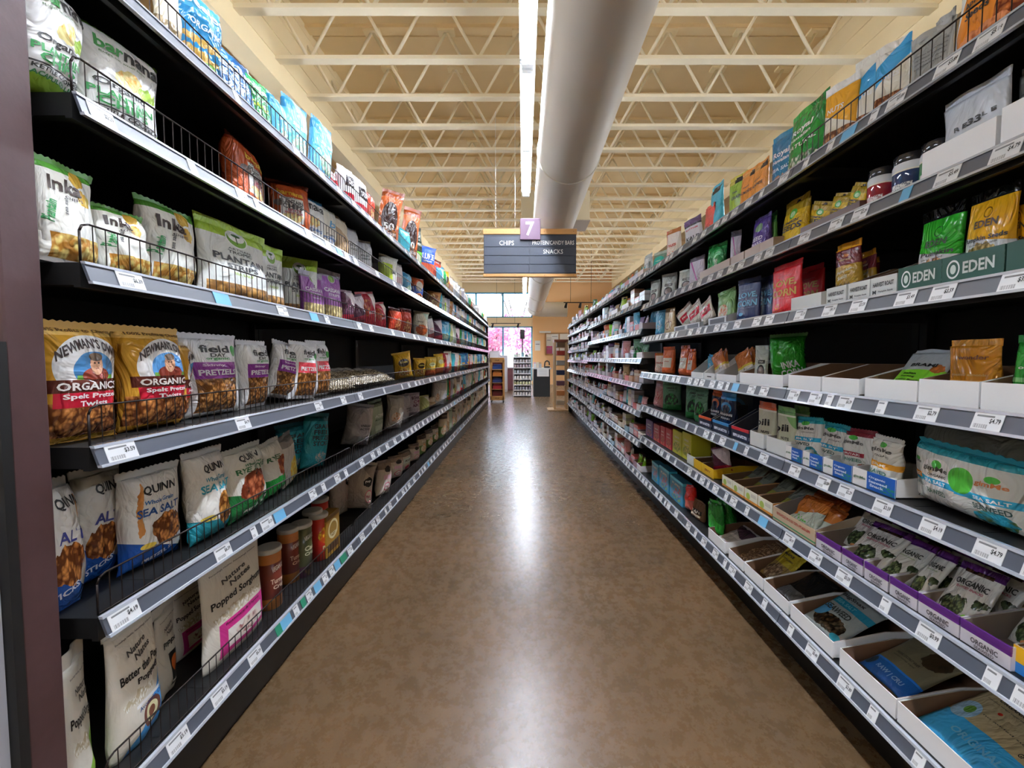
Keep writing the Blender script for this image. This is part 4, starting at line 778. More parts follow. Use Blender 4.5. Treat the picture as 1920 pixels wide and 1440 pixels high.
SN = {'L': ['top', 'second', 'third', 'fourth', 'fifth', 'bottom'], 'R': ['top', 'second', 'third', 'fourth', 'fifth', 'sixth', 'bottom']}
LABELS = {}
def shelf_words(side, j):
    L = SN[side]; return '%s %s shelf' % (L[j] if j < len(L) else L[-1], SIDE[side])
def give_label(o, look, side, j, rel=''):
    base = '%s on the %s' % (look, shelf_words(side, j))
    lab = base+(', '+rel if rel else '')
    if lab.lower() in LABELS or len(lab.split()) > 16:
        lab = base
    k = LABELS.get(base.lower(), 0); LABELS[base.lower()] = k+1
    if k and lab == base:
        lab = '%s, %s of these' % (look+' on '+shelf_words(side, j), nth(k+1))
    w = lab.split()
    if len(w) > 16: lab = ' '.join(w[:16])
    LABELS[lab.lower()] = LABELS.get(lab.lower(), 0)+1
    o['label'] = lab
def inv_y(px, X, z):
    dz = z-EYE; zc = F*X/(px-VX); return (zc+dz*sin(PITCH))/cos(PITCH)
def inv_z(py, X, Y0):
    # height of a point on the vertical plane x=X seen at row py at distance Y0
    k = (CY-py)/F; # yc = k zc ; Y = zc c + yc s ; dz = yc c - zc s
    zc = Y0/(cos(PITCH)+k*sin(PITCH)); return EYE+k*zc*cos(PITCH)-zc*sin(PITCH)
def levels(side, Y):
    return LZ if side == 'L' else (RZ1 if Y < 3.22 else RZ2 if Y < 5.92 else RZ3)
def put(side, j, key, x0, x1, ytop=None, h=None, t=None, set_=0.0, yaw=0, lean=0, roll=0, up=0, name=None, small=False, rel='', group=None, look=None, yaw_auto=True):
    """stand a pack on shelf j: its face spans columns x0..x1 of the photograph, measured on the plane of its front"""
    s = -1 if side == 'L' else 1; face = s*((XL if side == 'L' else XR)+.045+set_)
    zs = (LZ if side == 'L' else RZ1)[j]+TOPOFF+up
    zmid = zs+.12
    ya, yb = inv_y(x0, face, zmid), inv_y(x1, face, zmid)
    w = abs(yb-ya); Y = (ya+yb)/2
    zs = levels(side, Y)[min(j, len(levels(side, Y))-1)]+TOPOFF+up
    turned = 0
    if Y > 1.55 and yaw_auto and lean < 25 and Y < 9:
        w0 = .17 if side == 'L' else .135
        if w > w0*1.12:
            best = None
            for a in range(0, 64, 3):
                c_, s_ = cos(R(a))*w0/2, sin(R(a))*w0/2; xm = abs(face)+s_
                sp = abs((xm+s_)/(Y-c_)-(xm-s_)/(Y+c_))*F
                e = abs(sp-abs(x1-x0))
                if best is None or e < best[0]: best = (e, a, s_)
            turned = best[1]; w = w0; yaw = (-1 if side == 'L' else 1)*turned+yaw*.3
            Yn = (abs(face)+best[2])*F/abs((x0+x1)/2-VX)
            Y = Yn if abs(Yn-Y) < .3 else Y
    if h is None: h = inv_z(ytop, face+s*(w/2*sin(R(turned))), Y)-zs
    LV = levels(side, Y); jj = min(j, len(LV)-1); room = (LV[jj-1]-.032-zs) if jj else 9
    h = max(.06, h); w = max(.05, w)
    if lean < 25: h = min(h, room-.006)
    if t is None: t = min(.10, w*.45)
    nm = name or ('snack_bag' if side == 'L' else 'snack_pouch')
    bm, sm = build_pack(key, w, h, t, nm, {'small': small})
    X = face+s*(t*.42+w*.42*abs(sin(R(yaw)))); z = zs+.002+abs(sin(R(roll)))*w*.45+(abs(sin(R(lean)))*t*.4)
    rz = R(90) if side == 'L' else R(-90)
    o = bpy.data.objects.new(nm, None); COL.objects.link(o); o.empty_display_size = .05
    o.location = (X, Y, z); o.rotation_euler = (R(-lean), R(roll), rz+R(yaw)); o['category'] = CAT[nm]
    if group: o['group'] = group
    give_label(o, look or D[key][4], side, j, rel)
    link(bm, 'body', o); link(sm, 'top_seal', o); PACKS.append((o, bm, sm, side, j, zs-up, lean))
    return o, Y, w, h
def spread(side, j, items, **kw):
    prev = None; out = []; pv = None
    for it in items:
        key, x0, x1, yt = it[:4]; k2 = dict(kw); k2.update(it[4] if len(it) > 4 else {})
        if pv and 'set_' not in k2:
            ov = (min(max(x0, x1), max(pv))-max(min(x0, x1), min(pv)))/max(1, abs(x1-x0))
            if ov > .12: k2['set_'] = .035
        pv = (x0, x1)
        rel = k2.pop('rel', None) or (('just past the '+prev) if prev else '')
        out.append(put(side, j, key, x0, x1, yt, rel=rel, **k2)); prev = D[key][5]
    return out
# ---- chip side, as the photograph shows them from the camera end
spread('L', 0, [('oatbag', 296, 345, -60, dict(h=.22)), ('peel_a', 340, 432, 0, dict(h=.255, yaw=-12)), ('peel_b', 405, 498, 55, dict(yaw=-8, lean=4, h=.25)), ('peel_g', 470, 533, 112, dict(yaw=4, h=.225)),
    ('sky', 503, 548, 180, dict(yaw=10)), ('sky', 541, 590, 182, dict(yaw=-6, roll=4)), ('sky', 588, 632, 222, dict(yaw=14, roll=6)), ('redapple', 607, 646, 296, dict(h=.15)), ('redwhite', 648, 678, 318, dict(roll=-6)),
    ('redwhite', 676, 700, 338), ('redorange', 691, 712, 362, dict(yaw=12)), ('late', 711, 762, 358, dict(yaw=-10, roll=8)), ('late', 752, 788, 390, dict(yaw=12, roll=6)), ('tealbag', 757, 776, 432), ('nightgreen', 772, 798, 425, dict(yaw=-8)),
    ('luke', 785, 817, 464, dict(roll=8)), ('redorange', 812, 830, 488, dict(roll=6)), ('greywhite', 824, 833, 505)])
spread('L', 1, [('barn', 30, 162, -40, dict(h=.295, t=.10, yaw=6)), ('barn', 172, 326, -5, dict(h=.30, t=.11, yaw=-6, set_=-.005)), ('barn_o', 447, 528, 228, dict(yaw=14, set_=.01)), ('barn_o', 519, 602, 278, dict(yaw=-12)),
    ('barn_w', 572, 622, 340), ('cream_b', 603, 642, 366, dict(yaw=8)), ('tanbag', 632, 656, 385), ('greywhite', 650, 684, 412, dict(roll=-4)), ('greywhite', 672, 712, 424, dict(roll=-6)), ('limewhite', 716, 752, 458, dict(roll=6)), ('pinkwhite', 742, 762, 490),
    ('sky', 759, 776, 512), ('roundel', 776, 800, 522), ('gold_o', 800, 830, 532, dict(roll=6)), ('tealbag', 826, 838, 555)])
spread('L', 2, [('inka', 70, 200, 308, dict(yaw=4)), ('inka', 190, 292, 392, dict(yaw=-6, lean=5)), ('inka', 277, 387, 388, dict(yaw=3)), ('artisan', 380, 516, 420, dict(t=.09, yaw=-4)), ('artisan', 482, 546, 458, dict(set_=.03)), ('artisan', 536, 612, 470, dict(yaw=-3)),
    ('cassava', 570, 618, 508, dict(set_=.03)), ('cassava', 610, 652, 508), ('plumbag', 645, 668, 548, dict(roll=-6)), ('plumbag', 661, 698, 562, dict(roll=-16)), ('redbag', 682, 716, 553, dict(roll=-10)), ('redbag', 708, 734, 572, dict(roll=-10)), ('redorange', 738, 757, 578), ('redorange', 754, 778, 578),
    ('sweetp', 776, 808, 580, dict(roll=4)), ('pinkwhite', 806, 820, 598, dict(roll=-14)), ('plumbag', 818, 836, 600, dict(roll=-10))])
spread('L', 3, [('newman', 95, 250, 605, dict(yaw=-8, t=.11)), ('newman', 243, 362, 615, dict(yaw=-4, t=.10)), ('newman', 330, 402, 640, dict(yaw=40, t=.07, set_=.0, look='gold spelt pretzel bag turned half sideways')), ('field', 364, 462, 628, dict(t=.09, yaw=-4)), ('field', 452, 516, 640, dict(yaw=4)),
    ('field', 508, 566, 650, dict(roll=12)), ('field_r', 552, 602, 645, dict(roll=4, set_=-.005)), ('field_r', 582, 624, 640, dict(yaw=6, set_=.02)),
    ('yellow', 744, 782, 664, dict(roll=-10)), ('yellow', 778, 802, 672), ('ylw2', 800, 822, 670), ('sweetp', 818, 838, 672, dict(roll=-4))])
for k, (x0, x1) in enumerate(((632, 680), (668, 706), (694, 726), (718, 750))):      # bags lying flat on the fourth shelf
    put('L', 3, 'grain', x0, x1, h=.24, t=.09, lean=74, up=.008, set_=-.05, yaw=-14, look='clear bag of grain crackers lying flat')
spread('L', 4, [('quinn_b2', 92, 190, 905, dict(set_=.02, t=.08, yaw=8, lean=6)), ('quinn_b2', 148, 240, 878, dict(set_=.10, t=.06)), ('quinn_b', 243, 362, 882, dict(yaw=-8, t=.08)), ('quinn_t', 356, 436, 845, dict(t=.08)), ('quinn_g', 430, 514, 838, dict(yaw=6, t=.08)), ('quinn_g2', 494, 540, 832, dict(roll=-8)),
    ('greyyel', 530, 570, 820, dict(yaw=10, roll=-10)), ('gfree', 520, 582, 795, dict(set_=.12)), ('gfree', 565, 622, 782, dict(roll=8, yaw=-8)), ('greyact', 645, 704, 762, dict(roll=10, t=.12)), ('greenact', 698, 724, 752, dict(roll=-4)), ('foodgrey', 724, 758, 745, dict(roll=8)), ('greyact', 752, 772, 740, dict(look='narrow silver grey chip bag')),
    ('boho', 764, 792, 737, dict(yaw=-8)), ('palelime', 788, 808, 742), ('tanbag', 806, 820, 748, dict(roll=-10)), ('redorange', 818, 830, 740)])
spread('L', 5, [('nn_green', 132, 214, 1215, dict(yaw=30, t=.06, set_=-.0)), ('nn_blue', 222, 326, 1143, dict(yaw=10, t=.07)), ('nn_dark', 297, 356, 1130, dict(set_=.06, yaw=20, t=.05)), ('nn_pink', 330, 402, 1085, dict(set_=.14, t=.05)), ('nn_pink', 392, 502, 1020, dict(t=.06)),
    ('popgrey', 640, 708, 872, dict(roll=10, t=.12)), ('popgrey', 620, 660, 860, dict(set_=.14)), ('popink', 708, 734, 868, dict(roll=8)), ('popink', 728, 756, 858, dict(roll=6)), ('popblue', 750, 772, 845), ('popink', 768, 788, 835, dict(roll=6)), ('popgreen', 786, 802, 815), ('popgreen', 800, 814, 805), ('popgreen', 812, 824, 798), ('popblue', 822, 832, 790)])
# canisters and a carton at the foot
def canister(Y, X, z, r, h, base, layers, texts, look, side, j, rel=''):
    t = bpy.data.objects.new('canister', None); COL.objects.link(t); t.location = (X, Y, z); t.rotation_euler = (0, 0, R(90 if side == 'L' else -90)); t['category'] = 'canister'
    give_label(t, look, side, j, rel)
    mats = [design_mat('can '+look, base, layers, .35, 0)]
    m = MB().lathe([(r, 0), (r, h)], 24)
    for T in texts: lay(m, T, lambda a, b: Vector((sin((a-.5)*2.6)*(r+.0012), -cos((a-.5)*2.6)*(r+.0012), b*h)), mats)
    m.obj('body', mats, t)
    OBST.setdefault((side, round(z, 2)), []).append((Y-r-.004, Y+r+.004, abs(X)-r-.004, abs(X)+r+.004))
    MB().lathe([(r+.0015, h), (r+.003, h+.003), (r+.003, h+.014), (r, h+.018), (r-.006, h+.0175)], 24).obj('lid', mat('translucent lid', 'c8c4bc', .3), t)
CN = 0
for (x0, x1, yt, st, kd) in ((500, 548, 1022, 0, 'b'), (534, 582, 995, .03, 'b'), (560, 604, 975, .0, 'g'), (586, 618, 962, .03, 'g'), (600, 628, 962, .10, 'r'), (604, 622, 955, .0, 'r')):
    f_ = -(XL+.05+st); z = LZ[5]+TOPOFF; ya, yb = inv_y(x0, f_, z+.1), inv_y(x1, f_, z+.1); Y = (ya+yb)/2; r = .041
    C = {'b': ('6a2c20', [('b', .82, 1, 'b8703a'), ('b', 0, .2, 'c07a34')], [("VEGAN ROB'S", .5, .70, .6, .10, 'ece4dc', 0, .4), ('Turmeric', .5, .5, .7, .09, 'e4c8b0'), ('Crisps', .5, .38, .55, .09, 'e4c8b0')], 'brown turmeric crisps canister with pale lid'),
         'g': ('4a4c2c', [('b', 0, .22, '5a2c4a'), ('f', .5, .12, .4, .1, '7a5a34', '3a2030', 5)], [("VEGAN ROB'S", .5, .78, .6, .10, 'e4e4d8', 0, .4), ('Cauli', .5, .58, .6, .10, 'd8d8b8'), ('Crisps', .5, .46, .6, .09, 'd8d8b8')], 'olive green crisps canister with pale lid'),
         'r': ('b82c24', [('f', .5, .6, .45, .22, 'e8b02c', 'b04a1c', 5)], [('PUFFS', .5, .3, .5, .08, 'f0e0c0')], 'red and yellow puffs canister with pale lid')}[kd]
    canister(Y, f_-r, z+.001, r, .215 if kd != 'r' else .20, *C, 'L', 5, 'beside the magenta panel pouch' if CN == 0 else ''); CN += 1
def carton(side, j, x0, x1, ytop, look, base, layers, texts, d=.05, set_=0., h=None, yaw=0, small=False):
    s = -1 if side == 'L' else 1; face = s*((XL if side == 'L' else XR)+.045+set_); z = (LZ if side == 'L' else RZ1)[j]+TOPOFF
    ya, yb = inv_y(x0, face, z+.1), inv_y(x1, face, z+.1); w = abs(yb-ya); Y = (ya+yb)/2
    z = levels(side, Y)[min(j, len(levels(side, Y))-1)]+TOPOFF
    if h is None: h = max(.05, inv_z(ytop, face, Y)-z)
    return carton_at(side, j, face+s*d/2, Y, z, w-.003, d, h, look, base, layers, texts, yaw)
CC = {}
def carton_at(side, j, X, Y, z, w, d, h, look, base, layers, texts, yaw=0, rel='', group=None):
    o = bpy.data.objects.new('carton', None); COL.objects.link(o); o.location = (X, Y, z+.001); o.rotation_euler = (0, 0, R((90 if side == 'L' else -90)+yaw)); o['category'] = 'box'
    if group: o['group'] = group
    give_label(o, look, side, j, rel)
    ck = (look, round(w/.01), round(h/.01), round(d/.01))
    if ck not in CC:
        mats = [design_mat('carton '+look, base, layers, .35, 0)]
        m = MB().bbox(-w/2, w/2, -d/2, d/2, 0, h-.001, .002)
        for T in texts: lay(m, T, lambda a, b: Vector(((a-.5)*w, -d/2-.0008, b*h)), mats)
        bm = m.mesh('body', mats)
        CC[ck] = (bm, MB().box(-w/2+.002, w/2-.002, -d/2+.002, d/2-.002, h-.001, h+.0006).mesh('top_flap', [mat('flap '+base, base, .5)]))
    link(CC[ck][0], 'body', o); link(CC[ck][1], 'top_flap', o); OBST.setdefault((side, round(z, 2)), []).append((Y-w/2-.001, Y+w/2+.001, abs(X)-d/2-.001, abs(X)+d/2+.001))
    return o
carton('L', 5, 612, 637, 962, 'mustard carton with cream round crest', '9a7428', [('b', .9, 1, '6a4c1c'), ('e', .5, .62, .36, .24, 'd8cda8'), ('e', .5, .62, .28, .18, '8a6a2c'), ('r', .1, .9, .1, .3, '4a2c18')], [('POPCORN', .5, .5, .6, .07, 'efe6cc')], d=.06)

# ---- snack side: open display trays
TC = {}
def tray(side, j, x0, x1, set_=-.02, d=.26, hf=.055, hb=.11, out='eeeeec', inn='7a5a42', look='white card display tray', texts=(), layers=(), up=0, Yab=None, tilt=0, name_=None, edge=None, rel='', cut=0):
    """open-topped cardboard tray; its low front wall spans columns x0..x1"""
    s = -1 if side == 'L' else 1; face = s*((XL if side == 'L' else XR)+.045+set_); z = (LZ if side == 'L' else RZ1)[j]+TOPOFF+up
    if Yab: ya, yb = Yab
    else: ya, yb = inv_y(x0, face, z+hf/2), inv_y(x1, face, z+hf/2)
    Y = (ya+yb)/2; w = abs(yb-ya)-.002; z = levels(side, Y)[min(j, len(levels(side, Y))-1)]+TOPOFF+up
    o = bpy.data.objects.new('display_tray', None); COL.objects.link(o); o.location = (face, Y, z+.001); o.rotation_euler = (R(tilt), 0, R(90 if side == 'L' else -90)); o['category'] = 'tray'
    give_label(o, look, side, j, rel)
    ck = (look, round(w, 2), d, hf, hb)
    if ck not in TC:
        th = .003
        mats = [design_mat('tray '+look, out, list(layers), .5, 0), mat('card inner '+inn, inn, .8, vary=.12), mat('card edge', 'b0aca4', .7)]
        m = MB().box(-w/2, w/2, 0, th, 0, hf, 0)
        for q in m.uv[:]: pass
        if edge: m.box(-w/2, w/2, -.001, th+.001, hf-.012, hf+.001, 3); mats.append(mat('edge '+edge, edge, .5))
        for T in texts: lay(m, T, lambda a, b: Vector(((a-.5)*w, -.0009, b*hf)), mats)
        fr = m.mesh('front_wall', mats)
        m = MB(); m.box(-w/2, w/2, th, d, 0, th, 1); m.box(-w/2, w/2, d-th, d, th, hb, 1)
        for sx in (-1, 1):
            b = len(m.v); xa, xb = sx*w/2, sx*(w/2-th)
            pr = [(th, 0), (d, 0), (d, hb), (d*.55, hb), (th, hf)]
            m.v += [(xa, y, zz) for y, zz in pr]+[(xb, y, zz) for y, zz in pr]
            m.face([b+i for i in (range(5) if sx > 0 else reversed(range(5)))], 0, [(.01, .01)]*5); m.face([b+5+i for i in (reversed(range(5)) if sx > 0 else range(5))], 1)
            for i in range(5):
                jj = (i+1) % 5; q = (b+i, b+5+i, b+5+jj, b+jj); m.face(q if sx > 0 else q[::-1], 2)
        TC[ck] = (fr, m.mesh('tray_body', mats))
    link(TC[ck][0], 'front_wall', o); link(TC[ck][1], 'tray_body', o); TRAYS.setdefault((side, round(z, 2)), []).append((o, w, d))
    return o, Y, w
PS = lambda *a, **k: put(*a, name='snack_pouch', **k)
# top snack shelf
spread('R', 0, [('apricot', 1905, 1776, 0, dict(h=.20, set_=-.005)), ('silvertext', 1782, 1742, 0, dict(h=.19, set_=.05)), ('silvertext', 1742, 1682, 48, dict(h=.17, yaw=18)), ('bluenut', 1676, 1628, 78, dict(yaw=30)), ('bluenut', 1640, 1588, 100, dict(yaw=26)),
    ('orangenut', 1582, 1534, 152, dict(yaw=18)), ('royal_g', 1534, 1466, 196), ('royal_b', 1478, 1428, 246), ('almond', 1432, 1404, 304), ('almond', 1412, 1376, 312), ('grainlime', 1380, 1344, 325, dict(yaw=6)), ('bluepouch', 1348, 1326, 346), ('redpouch', 1328, 1310, 386),
    ('kale', 1308, 1276, 410, dict(roll=-6)), ('whitered', 1268, 1241, 430), ('tealcirc', 1242, 1217, 472), ('silverteal', 1216, 1202, 478)])
# second snack shelf
tray('R', 1, 1995, 1876, hf=.085, hb=.10, look='tall white card tray at the frame edge', rel='beside the pale silver pouch')
tray('R', 1, 1868, 1728, hf=.075, hb=.09, look='white card tray under the pale silver pouch')
spread('R', 1, [('rebbl', 1900, 1768, 108, dict(set_=.0, up=.012, h=.20, t=.05))])
put('R', 1, 'silvertext', 1985, 1902, h=.20, set_=.05, rel='beside the pale silver pouch', look='plain grey pouch')
def jar(x0, x1, base, lab, look, set_=0):
    j = 1; face = XR+.045+set_; z = RZ1[1]+TOPOFF; ya, yb = inv_y(x0, face, z+.05), inv_y(x1, face, z+.05); Y = (ya+yb)/2; r = abs(yb-ya)/2*.92; h = .105
    o = bpy.data.objects.new('jar', None); COL.objects.link(o); o.location = (face+r, Y, z+.001); o.rotation_euler = (0, 0, R(-90)); o['category'] = 'jar'; give_label(o, look, 'R', j)
    prof = [(r*.9, 0), (r, .006), (r, h*.8), (r*.94, h*.87), (r*.88, h*.9)]
    m = MB().lathe(prof, 26); m.obj('body', design_mat('jar '+look, 'c8ccd0', [('b', .12, .72, lab), ('b', .72, .76, 'd8d4c8'), ('q', .3, .9, .2, .4, lab, base, 12)], .06, 0), o)
    MB().lathe([(r*.92, h*.88), (r*.94, h*.9), (r*.94, h*1.08), (r*.9, h*1.1)], 26).obj('lid', mat('dark jar lid', '2a2a2e', .12), o)
jar(1762, 1706, 'e8e8e8', '3f7a4a', 'green labelled clear jar', .01); jar(1708, 1655, 'e0e0f0', '22345a', 'navy labelled clear jar'); jar(1652, 1612, 'e8d8d8', '8a1c28', 'red labelled clear jar')
for x0, x1, rl in ((1612, 1575, 24), (1578, 1545, 20), (1550, 1505, 22)):
    put('R', 1, 'seeds', x0, x1, h=.11, t=.03, roll=rl, set_=.05, look='yellow seed pouch slumped sideways in brown tray')
tray('R', 1, 1612, 1500, hf=.038, hb=.05, out='5c463a', set_=-.01, look='low brown card tray of yellow pouches')
spread('R', 1, [('seeds', 1505, 1452, 338, dict(up=.0)), ('seeds_g', 1456, 1424, 392), ('seeds_p', 1424, 1390, 415), ('magwhite', 1376, 1366, 428, dict(look='thin lilac pouch seen edge on', yaw=40)), ('spirul', 1350, 1314, 452), ('magwhite', 1312, 1284, 482), ('circ', 1282, 1266, 505, dict(yaw=30)), ('circ', 1262, 1232, 505), ('circ', 1230, 1212, 520), ('tealp', 1212, 1190, 530)])
for x0, x1 in ((1450, 1424), (1424, 1396), (1395, 1370), (1368, 1344), (1345, 1312)):
    tray('R', 1, x0, x1, hf=.05, hb=.06, d=.2, out='9a8678', inn='4a382e', set_=-.02, look='notched brown card tray')
# third snack shelf
for k, (x0, x1) in enumerate(((2010, 1886), (1884, 1765), (1766, 1683))):
    tray('R', 2, x0, x1, hf=.062, hb=.10, out='234c40', inn='1c3a30', d=.24, look='dark green card tray with white crest' if k else 'plain dark green card tray at the frame edge', texts=[('EDEN', .62, .5, .5, .42, 'd8e0dc')] if k else [], layers=[('e', .2, .5, .115, .34, 'd8e0dc'), ('e', .2, .5, .09, .27, '234c40'), ('e', .2, .5, .05, .17, 'c8d4ce')] if k else [], set_=-.03)
spread('R', 2, [('eden_y', 1990, 1905, 360, dict(set_=.04, h=.17)), ('eden_y', 1881, 1790, 328, dict(set_=.0, up=.006, t=.05)), ('eden_g', 1786, 1695, 372, dict(set_=.0, up=.006, t=.05))])
for k, (x0, x1) in enumerate(((1682, 1632), (1631, 1590), (1588, 1548))):
    tray('R', 2, x0, x1, hf=.055, hb=.10, out='cfd2d0', d=.24, look='white card tray printed for roasted seeds', texts=[('HARVEST ROAST', .5, .62, .8, .22, '3a3c3c'), ('Pumpkin Seeds', .6, .25, .55, .1, '4a4c4c'), ('M', .16, .25, .14, .2, '3a3c3c')], set_=-.02)
tray('R', 2, 1540, 1483, hf=.05, hb=.08, out='c8c9c6', look='plain white card tray beside red pouch', d=.24, set_=-.02)
put('R', 2, 'hroast', 1610, 1556, 436, set_=-.0, t=.05, up=.012, rel='in the printed white tray')
for k, (x0, x1, st) in enumerate(((1618, 1580, .06), (1632, 1594, .12), (1650, 1612, .17))):
    put('R', 2, 'hroast', x0, x1, h=.16, set_=st, t=.04, roll=-6, look='mustard and maroon pouch set back in shadow')
spread('R', 2, [('love_r', 1497, 1442, 488, dict(t=.05)), ('love_r', 1532, 1488, 488, dict(set_=.12, look='second red corn pouch deeper on the shelf')), ('love_b', 1416, 1373, 512, dict(t=.04)), ('love_b', 1446, 1412, 515, dict(set_=.07, t=.04, look='second navy corn pouch deeper on the shelf')), ('greenleaf', 1352, 1324, 545, dict(yaw=20, roll=-8, up=.02))])
tray('R', 2, 1362, 1328, hf=.04, hb=.08, out='b9bcc0', layers=[('r', .1, .9, .2, .8, '4a4c54')], look='white tray with slate label')
tray('R', 2, 1312, 1264, hf=.035, hb=.06, out='b9bcc0', layers=[('r', .05, .45, .2, .8, '4a4c54'), ('r', .55, .95, .2, .8, '4a4c54')], look='white tray with two slate labels')
for x0, x1, rl in ((1300, 1266, -38), (1322, 1292, -30), (1338, 1312, -26)):
    put('R', 2, 'redlabel', x0, x1, h=.13, roll=rl, up=.045, t=.03, look='clear fruit pouch with crimson label tumbled sideways')
spread('R', 2, [('tanp', 1262, 1252, 580), ('tanp', 1256, 1240, 578, dict(yaw=20)), ('bluep', 1240, 1224, 582, dict(yaw=24)), ('bluep', 1226, 1213, 585, dict(yaw=24))])
# fourth snack shelf
tray('R', 3, 2060, 1838, hf=.058, hb=.09, look='wide white card tray beyond the ochre pouch', d=.28)
tray('R', 3, 1836, 1722, hf=.058, hb=.09, look='wide white card tray below the ochre pouch', d=.28)
tray('R', 3, 1720, 1621, hf=.052, hb=.09, look='white card tray holding the silver and lime pouch', d=.28)
tray('R', 3, 1611, 1541, hf=.048, hb=.09, look='empty white card tray with brown inside', d=.28, rel='beside the silver and lime pouch')
tray('R', 3, 1539, 1478, hf=.048, hb=.09, look='empty white card tray with brown inside', d=.28, rel='over the shelf joint')
tray('R', 3, 1468, 1387, hf=.045, hb=.09, look='white card tray under the wide green bag', d=.26)
tray('R', 3, 1380, 1343, hf=.03, hb=.10, look='steep sided white tray of orange pouches', d=.22, out='cfd0d0', inn='b8b8b8')
tray('R', 3, 1340, 1320, hf=.03, hb=.13, look='steep sided white tray with black marks', d=.22, out='cfd0d0', inn='b8b8b8', layers=[('r', .3, .7, .3, .5, '333')])
tray('R', 3, 1318, 1296, hf=.03, hb=.13, look='steep sided white tray, plain fronted', d=.22, out='cfd0d0', inn='b8b8b8')
put('R', 3, 'grnpouch', 1990, 1882, 622, set_=.02, t=.05, up=.01); put('R', 3, 'orgpouch', 1884, 1782, 632, set_=.02, t=.05, up=.01)
put('R', 3, 'brami', 1752, 1662, h=.155, lean=40, set_=.0, t=.03, up=.012)
spread('R', 3, [('inkac', 1518, 1424, 620, dict(set_=.02, up=.02, t=.07, roll=-3, name='snack_bag')), ('circ', 1425, 1410, 650, dict(set_=.03, yaw=30)), ('orangeS', 1286, 1268, 648, dict(set_=.02)), ('orangeS', 1260, 1236, 650), ('orangeS', 1296, 1282, 655, dict(set_=.03)), ('whitered', 1232, 1224, 662, dict(yaw=40))])
for k, (x0, x1) in enumerate(((1366, 1338), (1376, 1350), (1388, 1362), (1400, 1374), (1412, 1388))):
    put('R', 3, 'orangeclear', x0, x1, h=.12+.003*k, roll=-24+2*k, set_=.02+.02*k, t=.025, up=.03, rel='in a leaning fan' if k == 0 else '')
put('R', 3, 'bluep', 1330, 1318, h=.12, set_=.06, roll=8)
# fifth snack shelf
put('R', 4, 'gimme6', 1912, 1686, h=.155, t=.10, set_=-.01, roll=3)
put('R', 4, 'gimme6', 2080, 1918, h=.15, t=.08, set_=.02, look='second seaweed six pack cut by the frame edge')
put('R', 4, 'greypillow', 1955, 1700, h=.215, set_=.12, t=.10, name='snack_bag')
for k, (x0, x1) in enumerate(((1679, 1598), (1597, 1543), (1542, 1505), (1504, 1473))):
    tray('R', 4, x0, x1, hf=.05-.001*k, hb=.06, d=.18, out='1c52a0', inn='c8c8c4', set_=-.02, look='blue and white seaweed tray', layers=[('r', 0, .36, 0, 1, 'd8d6d4'), ('f', .85, .3, .2, .3, '1f7a4a', '1c52a0', 5)], texts=[('gimMe', .18, .5, .3, .2, '5a7a5a'), ('Organic', .6, .72, .38, .16, 'e8eef8'), ('Seaweed', .62, .5, .42, .16, 'e8eef8'), ('Snack', .6, .28, .32, .16, 'e8eef8')])
spread('R', 4, [('gimme_o', 1684, 1626, 825, dict(roll=2, t=.04)), ('gimme_r', 1636, 1562, 810, dict(roll=-3, t=.04)), ('gimme', 1590, 1526, 798, dict(t=.04)), ('gimme', 1552, 1490, 792, dict(roll=-6, t=.04, set_=.02)), ('pili', 1514, 1484, 765, dict(set_=.05)), ('pili', 1486, 1452, 766), ('pili_r', 1456, 1418, 758)])
for (x0, x1, c, ed, lk) in ((1474, 1437, 'c8cac8', None, 'small white tray of zigzag topped pouches'), (1432, 1406, 'c8cac8', None, 'small white tray of orange zigzag pouches'), (1404, 1371, '141c34', 'b82430', 'navy card tray with red rim'), (1366, 1336, '141c34', '3a8ac8', 'navy card tray with sky blue rim'), (1333, 1310, '141c34', 'd0562c', 'navy card tray with orange rim')):
    tray('R', 4, x0, x1, hf=.055 if ed else .06, hb=.13 if ed else .07, out=c, inn='3a3c48' if ed else '8a8078', set_=-.02, d=.24, edge=ed, look=lk, layers=[('q', .1, .9, .2, .45, '141c34', 'c8ccd8', 6)] if ed else [])
spread('R', 4, [('kala', 1364, 1336, 732, dict(up=.01)), ('kala_o', 1340, 1320, 728, dict(set_=.03))])
carton('R', 4, 1412, 1352, 735, 'wide navy biltong carton deep in the shelf', '172744', [('e', .5, .6, .3, .25, '2a6aa8'), ('e', .5, .54, .22, .2, '172744')], [('KALAHARI', .5, .3, .7, .12, 'c8d4e8')], d=.10, set_=.16)
spread('R', 4, [('smart', 1312, 1298, 725, dict(yaw=20)), ('smart', 1296, 1278, 724, dict(look='dark sage pouch turned sideways', yaw=40)), ('smart', 1276, 1238, 712), ('pinkp', 1238, 1224, 712)])
